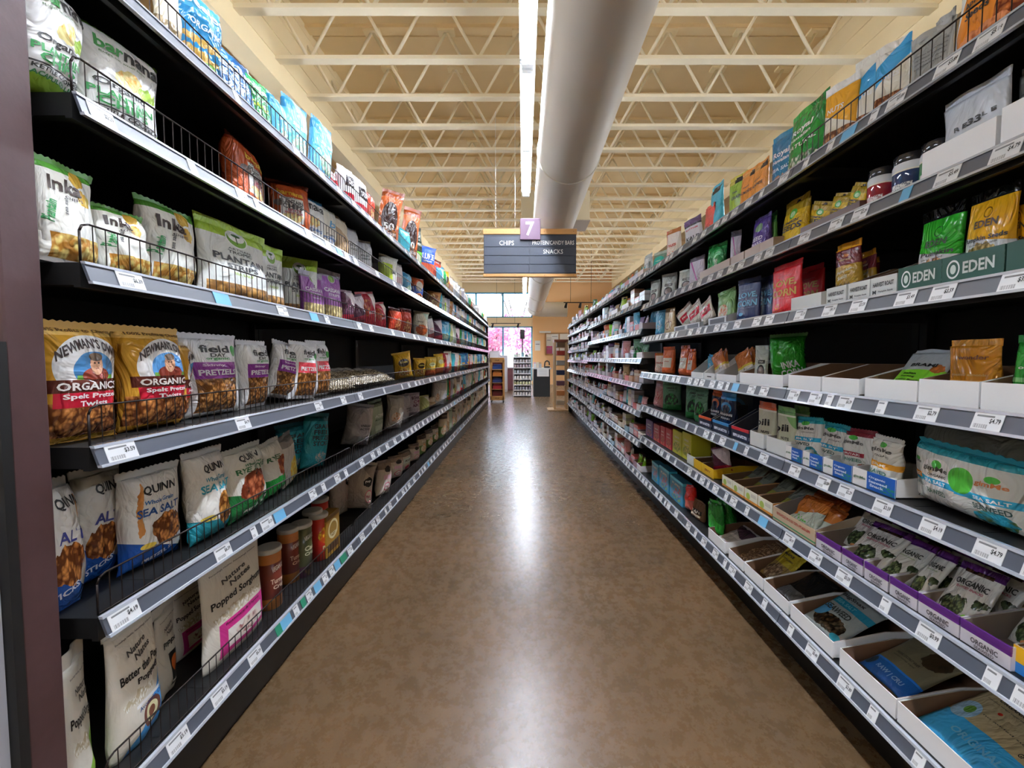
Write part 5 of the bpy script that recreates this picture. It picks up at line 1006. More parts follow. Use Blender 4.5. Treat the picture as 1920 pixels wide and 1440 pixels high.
# sixth snack shelf
for k, (x0, x1) in enumerate(((2050, 1898), (1896, 1800), (1798, 1722), (1720, 1668), (1666, 1620), (1618, 1578), (1577, 1530))):
    if k == 0:
        tray('R', 5, x0, x1, hf=.055, hb=.07, out='d8a41c', look='yellow and blue card tray at the frame edge', layers=[('b', 0, .4, '2f78c0')], set_=-.02); continue
    tray('R', 5, x0, x1, hf=.048, hb=.07, out='bcb8be', look='white seaweed tray with purple rim', set_=-.03, edge='5a2478', texts=[('ORGANIC', .5, .35, .55, .24, '4a4448'), ('SEAWEED', .5, .12, .4, .14, '6a6468')], layers=[('b', .62, 1, '5a2478')], inn='8a7a6c')
for k, (ky, x0, x1, ln) in enumerate((('org_sw', 1985, 1893, 30), ('org_sw', 1866, 1762, 30), ('org_sg', 1778, 1706, 28), ('org_sg', 1728, 1690, 32), ('org_sg', 1682, 1616, 38), ('org_sw', 1632, 1556, 34))):
    put('R', 5, ky, x0, x1, h=.15, lean=ln+6, roll=-4, set_=-.015, t=.03, up=.012)
    put('R', 5, ky, x0+18, x1+18, h=.15, lean=ln+4, set_=.05, t=.03, up=.012, look='organic seaweed pouch behind the first row')
tray('R', 5, 1528, 1449, hf=.052, hb=.10, out='a8957c', look='brown card tray with green stripe and orange sachets', layers=[('b', .12, .22, '2f7a4a'), ('q', .1, .9, .55, .75, 'a8957c', '8a3a2c', 12)], set_=-.03, inn='8a8480')
for k, (x0, x1, ln, st) in enumerate(((1502, 1452, 46, -.01), (1530, 1484, 44, -.005), (1520, 1474, 36, .05), (1545, 1500, 36, .06), (1535, 1492, 30, .10))):
    put('R', 5, 'orangesw', x0, x1, h=.13, lean=ln, set_=st, t=.035, up=.012, roll=(-8, 6, -4, 5, 0)[k])
for k, (x0, x1) in enumerate(((1448, 1421), (1420, 1396), (1394, 1374), (1373, 1354))):
    tray('R', 5, x0, x1, hf=.052, hb=.07, out='cfcdbc', look='narrow cream tray with a green pear mark', layers=[('e', .28, .45, .16, .28, '9aae4a'), ('b', 0, .2, ('c8843a', 'b8b8a8', '6a7a7a', '3a4a6a')[k]), ('r', .5, .9, .5, .8, 'b8b6a8')], set_=-.02, d=.26)
    put('R', 5, 'greymix', x0+22, x1+22, h=.15, lean=52, set_=.04, t=.03, up=.01)
tray('R', 5, 1338, 1316, hf=.05, hb=.07, out='c89f1c', look='yellow jerky tray with red name', texts=[('JERKY', .5, .5, .5, .3, '8a2c1c')], set_=-.02, d=.24); tray('R', 5, 1315, 1301, hf=.05, hb=.06, out='c89f1c', look='narrow yellow jerky tray', set_=-.02, d=.24); tray('R', 5, 1300, 1288, hf=.055, hb=.06, out='cfd0c8', look='narrow pale tray beside the yellow ones', set_=-.02, d=.2)
put('R', 5, 'plumbag', 1352, 1328, h=.13, roll=-20, yaw=20, set_=.02, up=.01, t=.05, look='bronze twisted jerky bag', name='snack_bag')
for x0, x1, yt, lk, c, ls in ((1296, 1279, 812, 'yellow green drink carton', 'c0c03a', [('f', .5, .3, .4, .2, 'd8c060', '8a9a2c', 4)]), (1278, 1261, 808, 'yellow green drink carton', 'c0c03a', [('f', .5, .3, .4, .2, 'd8c060', '8a9a2c', 4)]), (1259, 1248, 804, 'scarlet fruit snack carton', 'b8303a', [('f', .5, .25, .4, .2, 'c8602c', '8a1c20', 4)]), (1247, 1238, 800, 'scarlet fruit snack carton', 'b8303a', [('f', .5, .25, .4, .2, 'c8602c', '8a1c20', 4)]), (1237, 1225, 796, 'scarlet fruit snack carton', 'b8303a', [('f', .5, .25, .4, .2, 'c8602c', '8a1c20', 4)]), (1224, 1211, 788, 'purple fruit snack carton', '5a2c74', [('f', .5, .25, .4, .2, 'a8503a', '4a2060', 4)])):
    carton('R', 5, x0, x1, yt, lk, c, ls, [('organic', .5, .55, .6, .06, 'e8e8e0'), ('SNACK', .5, .72, .5, .08, 'e8e8e0')], d=.12)
carton('R', 5, 1312, 1298, 812, 'yellow green drink carton set back', 'a8a834', [], [], d=.1, set_=.08)
# bottom snack shelf
B = len(RZ1)-1
for k, (x0, x1, hf) in enumerate(((2160, 1904, .055), (1902, 1682, .055), (1680, 1574, .055), (1562, 1482, .052), (1478, 1432, .05), (1430, 1396, .048), (1394, 1366, .045), (1360, 1328, .055))):
    tray('R', B, x0, x1, hf=hf, hb=.085, d=.30, set_=-.03, look='white card tray, number'.replace(', number', ' %s' % ('cut by the frame corner', 'holding the palm wrap pack', 'holding the blue footed wrap pack', 'holding the teal striped pouch', 'holding the black pouch', 'holding the olive label pouch', 'holding biscuit packs', 'under the white and plum pack')[k]))
for (ky, x0, x1, hh, ln, st) in (('origin', 2120, 1925, .25, 66, .0), ('origin', 1880, 1700, .25, 66, .0), ('rawcru', 1668, 1590, .22, 66, .01), ('bigsnax', 1554, 1492, .20, 62, .0), ('darkpack', 1475, 1438, .18, 66, .0), ('jerky', 1434, 1404, .19, 50, .02), ('brownbag', 1396, 1372, .14, 66, .0), ('brownbag', 1412, 1388, .14, 60, .05), ('purplewhite', 1368, 1334, .16, 66, -.01)):
    put('R', B, ky, x0, x1, h=hh, lean=ln, set_=st, t=.03, up=.018, rel='lying in its tray')
for k, (x0, x1, st) in enumerate(((1348, 1324, .0), (1358, 1336, .05), (1368, 1346, .09))): put('R', B, 'greenherb', x0, x1, h=.17, roll=-10, set_=st, t=.06)
put('R', B, 'browntxt', 1320, 1296, 938, t=.06); put('R', B, 'redbow', 1300, 1282, 918, t=.05, roll=-14)
for x0, x1, yt in ((1280, 1256, 898), (1254, 1236, 878), (1234, 1222, 868)):
    carton('R', B, x0, x1, yt, 'aqua and red cartoon free snack carton'.replace('cartoon free ', ''), '3a8cb4', [('b', .9, 1, '4ac0dc'), ('f', .5, .5, .4, .25, 'b83a3a', '3a8cb4', 3), ('f', .5, .2, .35, .12, '8aa84a', '2f6a9a', 4)], [('PUFFS', .5, .75, .6, .1, 'f0e8d8')], d=.06)
carton('R', B, 1220, 1202, 852, 'pale lavender carton', '9a98c0', [('r', .1, .9, .1, .4, 'b8b8d8')], [], d=.10)
put('R', B, 'greenleaf', 1200, 1190, 842, t=.04)

# ---- the far part of both runs, packed shoulder to shoulder
FARL = [
 ['sky', 'peel_g', 'yellow', 'redorange', 'tanbag', 'greywhite', 'cream_b', 'greywhite', 'foodgrey', 'popgreen', 'greyact', 'barn_w', 'greywhite', 'tanbag'],
 ['tealbag', 'greenact', 'limewhite', 'greyact', 'gold_o', 'greywhite', 'peel_a', 'pinkwhite', 'popblue', 'cream_b', 'barn_w', 'greywhite', 'tanbag', 'greyact'],
 ['sky', 'sky', 'tealbag', 'palelime', 'limewhite', 'greenact', 'plumbag', 'redbag', 'peel_g', 'sky', 'greenact', 'peel_a', 'greywhite', 'tealbag'],
 ['ylw2', 'redbag', 'pinkwhite', 'sweetp', 'tealbag', 'greenact', 'pinkwhite', 'palelime', 'gold_o', 'sky', 'peel_a', 'sky', 'peel_b', 'peel_a'],
 ['foodgrey', 'greywhite', 'cream_b', 'peel_g', 'redorange', 'greyact', 'nightgreen', 'tanbag', 'popblue', 'pinkwhite', 'redwhite', 'tealbag', 'luke', 'sky'],
 ['popgreen', 'popgrey', 'tanbag', 'greenact', 'popgrey', 'popgreen', 'tanbag', 'popgrey', 'foodgrey', 'tanbag', 'popgrey', 'popgreen', 'tanbag', 'popgrey'],
]
def far_label(o, look, side, j, k, prev):
    lab = '%s past the %s, %s %s shelf, %s of the far row' % (look, prev, SN[side][min(j, len(SN[side])-1)], SIDE[side], nth(k+1))
    if len(lab.split()) > 16: lab = '%s, %s %s shelf, %s of the far row' % (look, SN[side][min(j, len(SN[side])-1)], SIDE[side], nth(k+1))
    o['label'] = ' '.join(lab.split()[:16])
FARSHORT = {}
for j in range(6):
    r = random.Random(90+j); y = (4.62, 4.55, 4.72, 4.62, 4.42, 4.62)[j]; k = 0; prev = 'nearer bags'
    while y < 10.0:
        w = (.15, .16, .165, .17)[r.randrange(4)]; key = FARL[j][k % len(FARL[j])]
        h = (.245, .27, .23, .255)[r.randrange(4)]*(1.18 if j > 3 else 1)
        bm, sm = build_pack(key, .165, .24, .09, 'far', {'small': True})
        o = bpy.data.objects.new('snack_bag', None); COL.objects.link(o)
        o.location = (-(XL+.092+r.uniform(0, .02)), y+w/2, LZ[j]+TOPOFF+.002); o.rotation_euler = (R(r.uniform(-2, 6)), R(r.uniform(-5, 5)), R(90-26+r.uniform(-4, 4)))
        o.scale = (w/.165, .78, h/.24); o['category'] = 'bag'; o['group'] = 'far bags on the %s chip shelf' % SN['L'][j]
        far_label(o, D[key][5], 'L', j, k, prev); prev = D[key][5]
        link(bm, 'body', o); link(sm, 'top_seal', o); PACKS.append((o, bm, sm, 'L', j, LZ[j]+TOPOFF, 0))
        y += .152; k += 1
BCOL = ['c8c6cc', 'b0aeb8', 'd0cdd0', '9a96a0', 'a89ca4', 'c8b8b0', 'b0886c', '8a6a78', 'c8ccd8', '7a98a8', 'b85a58', 'd0c8b8']
BNAME = ['pale grey', 'grey', 'white', 'slate', 'mauve', 'blush', 'tan', 'plum', 'ice blue', 'dusty teal', 'brick red', 'cream']
FP = ['redpouch', 'tanp', 'violet', 'bluep', 'circ', 'whitered', 'magwhite', 'silverteal', 'smart', 'slimg', 'kale', 'orangeS', 'grainlime', 'pinkp', 'tealp']
for j in range(9):
    r = random.Random(190+j); y = 3.25; k = 0; prev = 'nearer packs'; tcount = 0
    while y < 8.5:
        L = levels('R', y)
        if j >= len(L): y = 5.93; L = RZ3
        # crossing a section joint: keep clear of it
        z = L[j]+TOPOFF+.001; gap = (L[j-1]-L[j]-.06) if j else .3
        far = y > 5.0; X = XR+.03
        jj = 6 if j == len(L)-1 else min(j, 5)
        kindr = r.random()
        room_ = min([q for q in RB if q > y+.01] or [9])-y
        ci = r.randrange(6) if far else r.randrange(12)
        if j == 0 and not far: kindr = .3
        if kindr < (.30 if not far else .06):
            w = r.uniform(.09, .13); key = FP[r.randrange(len(FP))]; h = min(gap, r.uniform(.14, .18))
            bm, sm = build_pack(key, .11, .17, .05, 'farp', {'small': True})
            o = bpy.data.objects.new('snack_pouch', None); COL.objects.link(o); o.location = (X+.02, y+w/2, z); o.rotation_euler = (R(r.uniform(-4, 3)), R(r.uniform(-5, 5)), R(-90+24+r.uniform(-14, 14)))
            o.scale = (w/.11, 1, h/.17); o['category'] = 'pouch'; o['group'] = 'far pouches on the snack side'; far_label(o, D[key][5], 'R', jj, k, prev); prev = D[key][5]
            link(bm, 'body', o); link(sm, 'top_seal', o); PACKS.append((o, bm, sm, 'R', j, L[j]+TOPOFF, 0))
        else:
            # a card case of bars: tray with upright bars or a closed carton
            w = r.uniform(.10, .16); nm = BNAME[ci]; h = min(gap, r.uniform(.06, .11)*(1 if not far else .9)) if kindr < .85 else min(gap, .15)
            if kindr < .62:
                o, _, _ = tray('R', jj, 0, 0, Yab=(y, y+w), hf=.05, hb=.055, d=.16, out=BCOL[ci], look='%s bar tray' % nm, set_=-.02)
                o.location = (X-.02, y+w/2, z); o['group'] = 'far bar trays on the snack side'
                far_label(o, '%s bar tray' % nm, 'R', jj, k, prev); prev = nm+' tray'
                tcount += 1
                key = FP[r.randrange(len(FP))]
                for q in range(1):
                    bm, sm = build_pack(key, .11, .17, .05, 'farp', {'small': True})
                    p = bpy.data.objects.new('snack_pouch', None); COL.objects.link(p); p.location = (X+.02, y+w/2, z+.004); p.rotation_euler = (R(-9), 0, R(-90+r.uniform(-10, 10)))
                    p.scale = (w*.8/.11, .7, min(gap, .11)/.17); p['category'] = 'pouch'; p['group'] = 'far pouches on the snack side'; far_label(p, D[key][5], 'R', jj, k, 'tray front'); link(bm, 'body', p); link(sm, 'top_seal', p); PACKS.append((p, bm, sm, 'R', j, L[j]+TOPOFF, 18))
            else:
                q = r.randrange(3)
                o = carton_at('R', jj, X+.04, y+w/2, z, w-.006, .09, h, '%s snack bar box' % nm, BCOL[ci], [('b', .55, .75, BCOL[(ci+5) % 12]), ('f', .5, .3, .3, .2, BCOL[(ci+7) % 12], BCOL[ci], 4)], [], 0, group='far cartons on the snack side')
                far_label(o, '%s snack bar box' % nm, 'R', jj, k, prev); prev = nm+' box'
        y += w+.004; k += 1
        for jn in RB:
            if y < jn < y+.13: y = jn+.006

# ------------------------------------------------------------------ the far end of the shop
def at(px, py_floor, Y=None):
    Y = Y or EYE*F/(py_floor-HZ); return (px-VX)*Y/F, Y
OAK = mat('honey wood', 'c08a4c', .5, vary=.15, bscale=12); PINE = mat('light birch', 'c8a67c', .5, vary=.1, bscale=12)
def box_thing(name, look, cat, loc, dims, col, parts=None, group=None, rough=.5):
    t = thing(name, look, cat, loc, group=group); w, d, h = dims
    MB().bbox(-w/2, w/2, -d/2, d/2, 0, h, .002).obj('body', mat(name+' '+col, col, rough), t)
    MB().box(-w/2+.003, w/2-.003, -d/2+.003, d/2-.003, h, h+.002).obj('top_flap', mat('lid '+col, col, rough), t)
    return t
# honey wood bar rack at the end of the chip run
Y = 10.35; k = Y/F
X0, X1 = (918.5-VX)*k, (945.5-VX)*k; xc = (X0+X1)/2; w = X1-X0; Zt = EYE+.02
t = thing('display_rack', 'honey wood rolling rack of snack bar boxes at the aisle end', 'rack', (xc, Y, 0))
m = MB()
for sx in (-1, 1): m.bbox(sx*w/2-(.045 if sx > 0 else 0), sx*w/2+(0 if sx > 0 else .045), 0, .30, .07, Zt-.05, .004)
m.bbox(-w/2, w/2, 0, .03, Zt-.13, Zt, .008); m.bbox(-w/2, w/2, 0, .03, .07, .17, .006)
b0 = ink('2a1a10')
for z in (Zt-.07, .12): m.text('CLIF', lambda a, b: (-.06+a*.12, -.002, z-.014+b*.028), 1)
m.obj('rack_frame', [OAK, b0], t); MB().box(-w/2+.04, w/2-.04, .28, .29, .1, Zt-.08).obj('back_board', mat('rack back', '5a1c1c', .6), t)
zs = [.18, .36, .53, .71, .88]
for z in zs: MB().bbox(-w/2+.045, w/2-.045, .01, .28, z-.014, z, .002).obj('rack_shelf', OAK, t)
for sx in (-1, 1):
    for yy in (.04, .26): MB().tube((sx*(w/2-.03)-.012, yy, .032), (sx*(w/2-.03)+.012, yy, .032), .03, 12).obj('caster', BLACK, t)
for z, c, n_ in zip(zs, ('701c1c', 'a82430', '28346e', 'c8742c', '2a4c94'), ('dark maroon', 'crimson', 'navy', 'orange', 'royal blue')):
    box_thing('carton', '%s snack bar box on the honey wood rack' % n_, 'box', (xc, Y+.14, z+.001), (w-.14, .2, .085), c)
    box_thing('carton', '%s snack bar box with lid, behind on the honey wood rack' % n_, 'box', (xc, Y+.15, z+.09), (w-.18, .14, .04), c)
# white bottle shelves
Y = 11.95; k = Y/F; X0, X1 = (962-VX)*k, (996.5-VX)*k; w = X1-X0; xc = (X0+X1)/2; H = 1.22
t = thing('bottle_shelf', 'white end shelf filled with rows of supplement bottles', 'shelf', (xc, Y, 0))
m = MB()
for sx in (-1, 1): m.bbox(sx*w/2-(.02 if sx > 0 else 0), sx*w/2+(0 if sx > 0 else .02), 0, .4, 0, H, .003)
m.box(-w/2, w/2, .38, .4, 0, H); SW = mat('shelf white', 'd8d8dc', .4); m.obj('shelf_frame', SW, t)
zz = [.06, .22, .38, .55, .72, .90, 1.05]
for z in zz: MB().bbox(-w/2+.02, w/2-.02, -.01, .38, z-.03, z, .003).obj('shelf_board', SW, t)
MB().bbox(-w/2, w/2, -.01, .4, H-.03, H, .003).obj('top_board', SW, t)
BC = ['d8d6d8', '8a8a96', 'c8c8a0', 'e2e2e2', '9aa0a8', 'b8a8b4', 'c4c0c8']; BN = ['white', 'slate', 'pale green', 'bright white', 'steel grey', 'mauve', 'pearl']
for i, z in enumerate(zz):
    for q in range(6):
        x = xc-w/2+.06+q*(w-.12)/5
        o = thing('bottle', '%s bottle in the white end shelf, row %s from the floor' % (BN[i], nth(i+1)), 'bottle', (x, Y+.05, z+.001), group='bottles in the white end shelf, %s row' % nth(i+1))
        ckey = 'bottle%d' % i
        if ckey not in TXT:
            r = .033; TXT[ckey] = (MB().lathe([(r*.95, 0), (r, .004), (r, .075), (r*.6, .088)], 14).mesh('body', [mat('bottle '+BC[i], BC[i], .3)]), MB().lathe([(r*.62, .086), (r*.62, .108)], 12).mesh('cap', [mat('bottle cap', 'e8e8e8' if i % 2 else '3a3a44', .4)]))
        link(TXT[ckey][0], 'body', o); link(TXT[ckey][1], 'cap', o)
for q, (c, n_) in enumerate((('a8b8a8', 'sage'), ('d0d0cc', 'white'), ('6a8a94', 'blue grey'), ('3a3a3e', 'black'), ('d8d4c8', 'cream'))):
    box_thing('carton', '%s box standing on top of the white end shelf' % n_, 'box', (xc-w/2+.07+q*.11, Y+.15, H+.001), (.09, .12, .07+.03*(q % 3)), c)
# screen on a pole behind the shelf
t = thing('screen_stand', 'black screen on a tall pole in front of the pink blossom window', 'screen', ((979.5-VX)*12.8/F, 12.8, 0))
MB().lathe([(.18, 0), (.18, .02), (.03, .03)], 20).obj('base_disc', BLACK, t); MB().tube((0, 0, .02), (0, 0, 1.85), .022, 10).obj('pole', BLACK, t)
MB().bbox(-.075, .075, -.03, .03, 1.80, 2.10, .006).obj('screen', mat('screen black', '1a181a', .25), t)
# dark service counter
Y = 12.0; k = Y/F; X0, X1 = (998.5-VX)*k, (1034-VX)*k; w = X1-X0; xc = (X0+X1)/2
t = thing('service_counter', 'black service counter with pale top beside the white bottle shelf', 'counter', (xc, Y, 0))
MB().bbox(-w/2+.03, w/2-.04, .02, .6, 0, .84, .004).obj('counter_body', mat('counter black', '16181c', .4), t); MB().bbox(-w/2, w/2, 0, .62, .84, .88, .004).obj('counter_top', mat('counter top', 'b8b8bc', .3), t)
m = MB().bbox(-.18, .18, -.004, 0, .0, .25, .001)
for q in range(4): m.box(-.12, .12, -.0055, -.004, .06+q*.045, .068+q*.045, 1)
tt = thing('paper_notice', 'white paper notice taped on the black counter front', 'notice', (xc+.03, Y-.004, .62)); m.obj('sheet', [WHITE, mat('faded print', 'a8a8b4', .6)], tt); MB().box(-.03, .03, -.006, -.004, .24, .26).obj('tape', mat('tape', 'd8d0b0', .3), tt)
tt = thing('desk_phone', 'black desk phone with raised handset on the service counter', 'phone', (xc+.16, Y+.22, .881)); MB().bbox(-.09, .09, -.08, .08, 0, .05, .01).obj('phone_base', BLACK, tt); MB().path([(-.07, 0, .05), (-.06, 0, .17), (0, 0, .22), (.07, 0, .18), (.08, 0, .08)], .02, 8).obj('handset', BLACK, tt)
for q in range(6):
    box_thing('carton', '%s packet stacked by the phone on the service counter' % ('white', 'cream', 'grey', 'pink', 'pale blue', 'tan')[q], 'box', (xc-w/2+.07+.085*(q % 3), Y+.12+.16*(q//3), .881), (.075, .1, .12+.05*(q % 2)), ('e0dede', 'd8d0c0', 'a8a8ac', 'd0a8b4', 'b4c4d4', 'b89a78')[q])
# tall birch rack at the end of the snack run
Y = 8.9; k = Y/F; X0, X1 = (1040.0-VX)*k, (1062-VX)*k; w = X1-X0; xc = (X0+X1)/2; H = 1.56
t = thing('display_rack', 'tall pale birch rack with slanted bins at the end of the snack run', 'rack', (xc, Y-.1, 0))
for sx in (-1, 1):
    MB().bbox(sx*w/2-.022, sx*w/2+.022, -.02, .05, .03, H, .004).obj('post', PINE, t); MB().bbox(sx*w/2-.022, sx*w/2+.022, .25, .30, .03, H, .004).obj('post', PINE, t)
MB().bbox(-w/2-.16, w/2+.03, -.10, .34, 0, .03, .004).obj('base_board', PINE, t)
m = MB().bbox(-w/2-.022, w/2+.022, -.02, .30, H-.03, H+.03, .004); m.obj('top_board', mat('rack title', '8a4a34', .5), t)
zs = [.12, .34, .56, .80, 1.02, 1.24, 1.42]
for z in zs: MB().bbox(-w/2+.02, w/2-.02, .0, .28, z-.012, z, .002).obj('rack_shelf', PINE, t)
for z, c, n_ in zip(zs, ('c8b8a0', 'c07a3c', '6a3a44', '1c2a54', 'b8b8b8', 'b83a30', '8a6a4a'), ('tan', 'orange', 'plum', 'navy', 'pale grey', 'scarlet', 'walnut brown')):
    box_thing('carton', '%s box in the tall pale birch rack' % n_, 'box', (xc, Y+.03, z+.001), (w-.09, .2, .10), c)
# grey cabinets behind the honey wood rack
for i, (px, dx, h) in enumerate(((927, .32, 1.42), (938, .42, 1.28))):
    t = thing('till_cabinet', ('narrow tall' if i == 0 else 'wide low')+' pale grey till cabinet behind the honey wood rack', 'cabinet', ((px-VX)*13.2/F, 13.2+i*.5, 0))
    MB().bbox(-dx/2, dx/2, 0, .4, .0, h, .006).obj('cabinet_body', mat('cabinet grey', 'b4b2b8', .5), t); MB().box(-dx/2+.02, dx/2-.02, -.012, 0, .1, h-.05).obj('cabinet_door', mat('cabinet door', 'c4c2c8', .45), t)
t = thing('checkout_stand', 'dark red checkout stand between the rack and the bottle shelf', 'counter', ((952-VX)*14.5/F, 14.5, 0))
MB().bbox(-.45, .25, 0, .6, 0, .8, .01).obj('stand_body', mat('stand red', '5a2c30', .5), t); MB().bbox(-.47, .27, -.02, .62, .8, .84, .004).obj('stand_top', mat('stand top', 'a89aa0', .3), t)
# posters on the apricot wall
for (x, z, pw, ph, c, n_) in ((.62, 1.52, .24, .44, 'e8e4e0', 'plain white sheet'), (1.12, 1.72, .22, .40, 'd8d0c4', 'small cream flyer'), (1.14, 1.38, .26, .34, 'b04a70', 'magenta flyer'), (1.38, 1.95, .3, .3, 'f0eeea', 'bright white notice'), (1.42, 1.5, .28, .3, 'e8dcd8', 'pale pink notice'), (.95, 2.30, .5, .08, 'f4f0ea', 'long white strip')):
    tt = thing('poster', '%s pinned up at the apricot end wall' % n_, 'poster', (x, BY-.354 if x < .95 else BY-.416, z)); MB().box(-pw/2, pw/2, 0, .004, 0, ph).obj('sheet', mat('sheet '+c, c, .6), tt); MB().box(-pw/2+.03, pw/2-.03, -.002, 0, ph*.6, ph*.68).obj('print_line', mat('faint print', '8a8088', .6), tt)
# track lights
def track(loc, L, n, look):
    t = thing('track_light', look, 'ceiling light', loc); MB().bbox(-L/2, L/2, -.02, .02, 0, .03, .003).obj('track_rail', DARK, t)
    MB().tube((-L*.3, 0, .03), (-L*.3, 0, HD-loc[2]), .006, 6).obj('drop_rod', DARK, t); MB().tube((L*.3, 0, .03), (L*.3, 0, HD-loc[2]), .006, 6).obj('drop_rod', DARK, t)
    for q in range(n): MB().tube((-L/2+.1+q*(L-.2)/max(1, n-1), 0, 0), (-L/2+.06+q*(L-.2)/max(1, n-1), -.03, -.17), .035, 12, 0, .05).obj('spot_head', DARK, t)
track(((1088-VX)*14/F, 14.0, EYE+1.95), 1.2, 3, 'black track with spot heads above the tall birch rack')
track(((948-VX)*17/F, 17.2, EYE+1.50), 1.3, 2, 'black track with two small spots below the high window')
# outside
structure('ground_outside', MB().box(-30, 30, 18.6, 60, -.12, -.02), mat('pavement', '9a9690', .9))
def tree(x, y, h, r, cols, look, seed, n=900, leaf=.11, density=1.0):
    rr = random.Random(seed); t = thing('blossom_tree', look, 'tree', (x, y, -.02))
    m = MB(); m.tube((0, 0, 0), (0, 0, h*.35), .13, 10, 0, .09); tips = []
    for q in range(9):
        a = rr.uniform(0, 6.28); e = (cos(a)*r*.75, sin(a)*r*.75, h*.45+rr.uniform(.1, .5)*h)
        m.tube((0, 0, h*.3), e, .05, 7, 0, .015); tips.append(e)
        for z in range(3):
            a2 = rr.uniform(0, 6.28); e2 = (e[0]+cos(a2)*r*.4, e[1]+sin(a2)*r*.4, e[2]+rr.uniform(-.1, .5)); m.tube(tuple(c*.7+(0, 0, h*.1)[i_] for i_, c in enumerate(e)), e2, .02, 5, 0, .006); tips.append(e2)
    m.obj('trunk', mat('bark', '4a3c38', .9), t)
    for ci, c in enumerate(cols):
        m = MB()
        for q in range(n):
            e = rr.choice(tips); p = Vector(e)+Vector((rr.gauss(0, r*.22), rr.gauss(0, r*.22), rr.gauss(0, r*.22)))
            if p.z < .5: p.z = .5+rr.random()
            a = Vector((rr.gauss(0, 1), rr.gauss(0, 1), rr.gauss(0, 1))).normalized(); b_ = a.orthogonal().normalized(); c_ = a.cross(b_); s_ = leaf*rr.uniform(.6, 1.3); i0 = len(m.v)
            m.v += [tuple(p+b_*s_), tuple(p+c_*s_*.7+a*s_*.2), tuple(p-b_*s_), tuple(p-c_*s_*.7+a*s_*.2)]; m.face((i0, i0+1, i0+2, i0+3))
        m.obj('blossom', mat('blossom '+c, c, .7), t)
tree(-2.0, 22.5, 2.9, 1.3, ['e08cb8', 'f0b8d4'], 'pink blossom tree filling the tall front window', 3, 1500)
tree(.5, 27, 3.6, 1.5, ['d87cac', 'f4c8dc'], 'pink blossom tree behind the black screen', 5, 1500)
tree(-6.2, 25, 3.2, 1.5, ['e49ac4', 'f4c0d8'], 'pink blossom tree at the chip side edge of the window', 8, 1000)
tree(-.6, 35, 10.5, 2.6, ['7c8a90', 'a4b0b8'], 'bare grey green tree seen through the high window', 11, 260, .09)

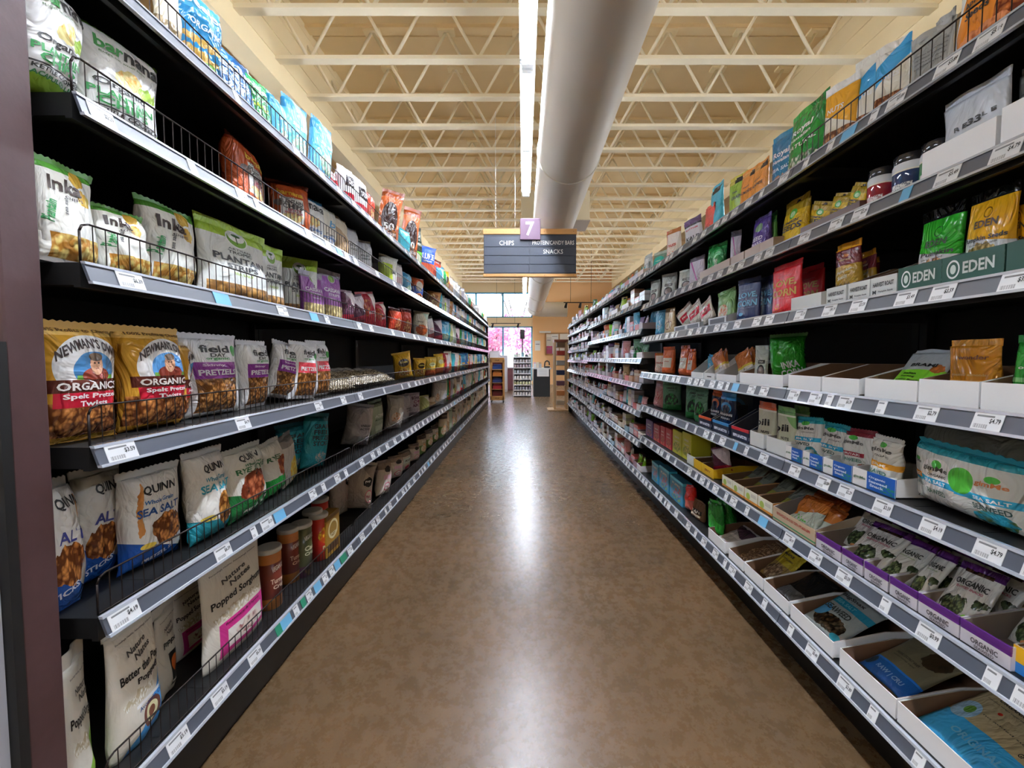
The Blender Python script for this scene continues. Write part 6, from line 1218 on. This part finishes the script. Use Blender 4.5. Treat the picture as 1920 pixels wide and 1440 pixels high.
# ------------------------------------------------------------------ settle every pack on its shelf: on the board, behind the rail, inside its tray, clear of its neighbour
import numpy as np
VC = {}
def verts_of(me):
    if me.name not in VC:
        a = np.empty(len(me.vertices)*3); me.vertices.foreach_get('co', a); VC[me.name] = a.reshape(-1, 3)
    return VC[me.name]
def settle(o, bm, sm, side, j, zs, lean):
    s = -1 if side == 'L' else 1; Vx = np.vstack([verts_of(bm), verts_of(sm)])
    def ext():
        M = np.array(o.rotation_euler.to_matrix()) @ np.diag(o.scale); P = Vx @ M.T
        return P.min(0), P.max(0)
    key = (side, round(zs, 2)); far = None
    rail = (XL if side == 'L' else XR)+(.022 if side == 'L' or (j == 0 and o.location.y < 1.5) else .006)
    lo, hi = ext(); Y = o.location.y; floor_z = zs+.0015; tr = None
    for (t, w, d) in TRAYS.get(key, []):
        if abs(t.location.y-Y) <= w/2+.001:
            tr = (t, w, d); break
    if tr:
        t, w, d = tr
        span = hi[1]-lo[1]
        if span > w-.012: o.scale.x *= max(.88 if Y < 2.4 else .6, (w-.012)/span); lo, hi = ext()
        span = hi[1]-lo[1]; c = Y+(lo[1]+hi[1])/2; c = min(max(c, t.location.y-w/2+.006+span/2), t.location.y+w/2-.006-span/2) if span < w-.012 else t.location.y
        o.location.y = c-(lo[1]+hi[1])/2; floor_z = zs+.0055; rail = max(rail, abs(t.location.x)+.005)
        front = abs(o.location.x)+(min(s*lo[0], s*hi[0]))
        back = abs(t.location.x)+d-.006
        dep = abs(hi[0]-lo[0])
        if front+dep > back: o.location.x = s*(abs(o.location.x)-(front+dep-back))
    LV = levels(side, o.location.y); jj = min(range(len(LV)), key=lambda q: abs(LV[q]+TOPOFF-zs))
    top = LV[jj-1]-.034 if jj else 99
    lift = max(0, o.location.z-zs-.03) if lean > 25 and not tr else 0
    if hi[2]-lo[2] > top-floor_z-.004: o.scale.z *= (top-floor_z-.006)/(hi[2]-lo[2]); lo, hi = ext()
    o.location.z = floor_z-lo[2]
    front = abs(o.location.x)+min(s*lo[0], s*hi[0])
    if front < rail+.001: o.location.x = s*(abs(o.location.x)+rail+.001-front)
    ob = OBST.setdefault(key, []); pushed = 0; far_ = bool(o.get('group'))
    yw = abs(math.degrees(o.rotation_euler.z))-90; yw = abs(yw)
    sk = .0 if yw < 12 else min(.34, yw/110)
    if lean <= 25 and not tr and not (far_ and side == 'L'):
        for it in range(14):
            lo, hi = ext(); q_ = (hi[1]-lo[1])*sk; y0, y1 = o.location.y+lo[1]+q_, o.location.y+hi[1]-q_; x0 = abs(o.location.x)+min(s*lo[0], s*hi[0]); x1 = abs(o.location.x)+max(s*lo[0], s*hi[0]); hit = False
            for (a, b, c, d) in ob:
                oy = min(y1, b)-max(y0, a); ox = min(x1, d)-max(x0, c)
                if oy > .0005 and ox > .0005:
                    hit = True
                    if oy < .55*(y1-y0) and o.scale.x > (.80 if far_ else .90):
                        o.scale.x *= max(.93, (y1-y0-oy*.75)/(y1-y0)); o.location.y += min(oy*.55, .012)*(1 if (y0+y1) > (a+b) else -1)
                    elif x1+ox < (XL if side == 'L' else XR)+.49 and pushed+ox < (.03 if o.location.y < 2.9 else .10): pushed += ox; o.location.x = s*(abs(o.location.x)+ox+.001)
                    else: hit = False; continue
                    break
            if not hit: break
        lo, hi = ext(); ymin = .775
        if side == 'L' and o.location.y+lo[1] < ymin: o.location.y += ymin-(o.location.y+lo[1])
        q_ = (hi[1]-lo[1])*sk; ob.append((o.location.y+lo[1]+.003+q_, o.location.y+hi[1]-.003-q_, abs(o.location.x)+min(s*lo[0], s*hi[0])+.002, abs(o.location.x)+max(s*lo[0], s*hi[0])-.002))
for P_ in PACKS: settle(*P_)
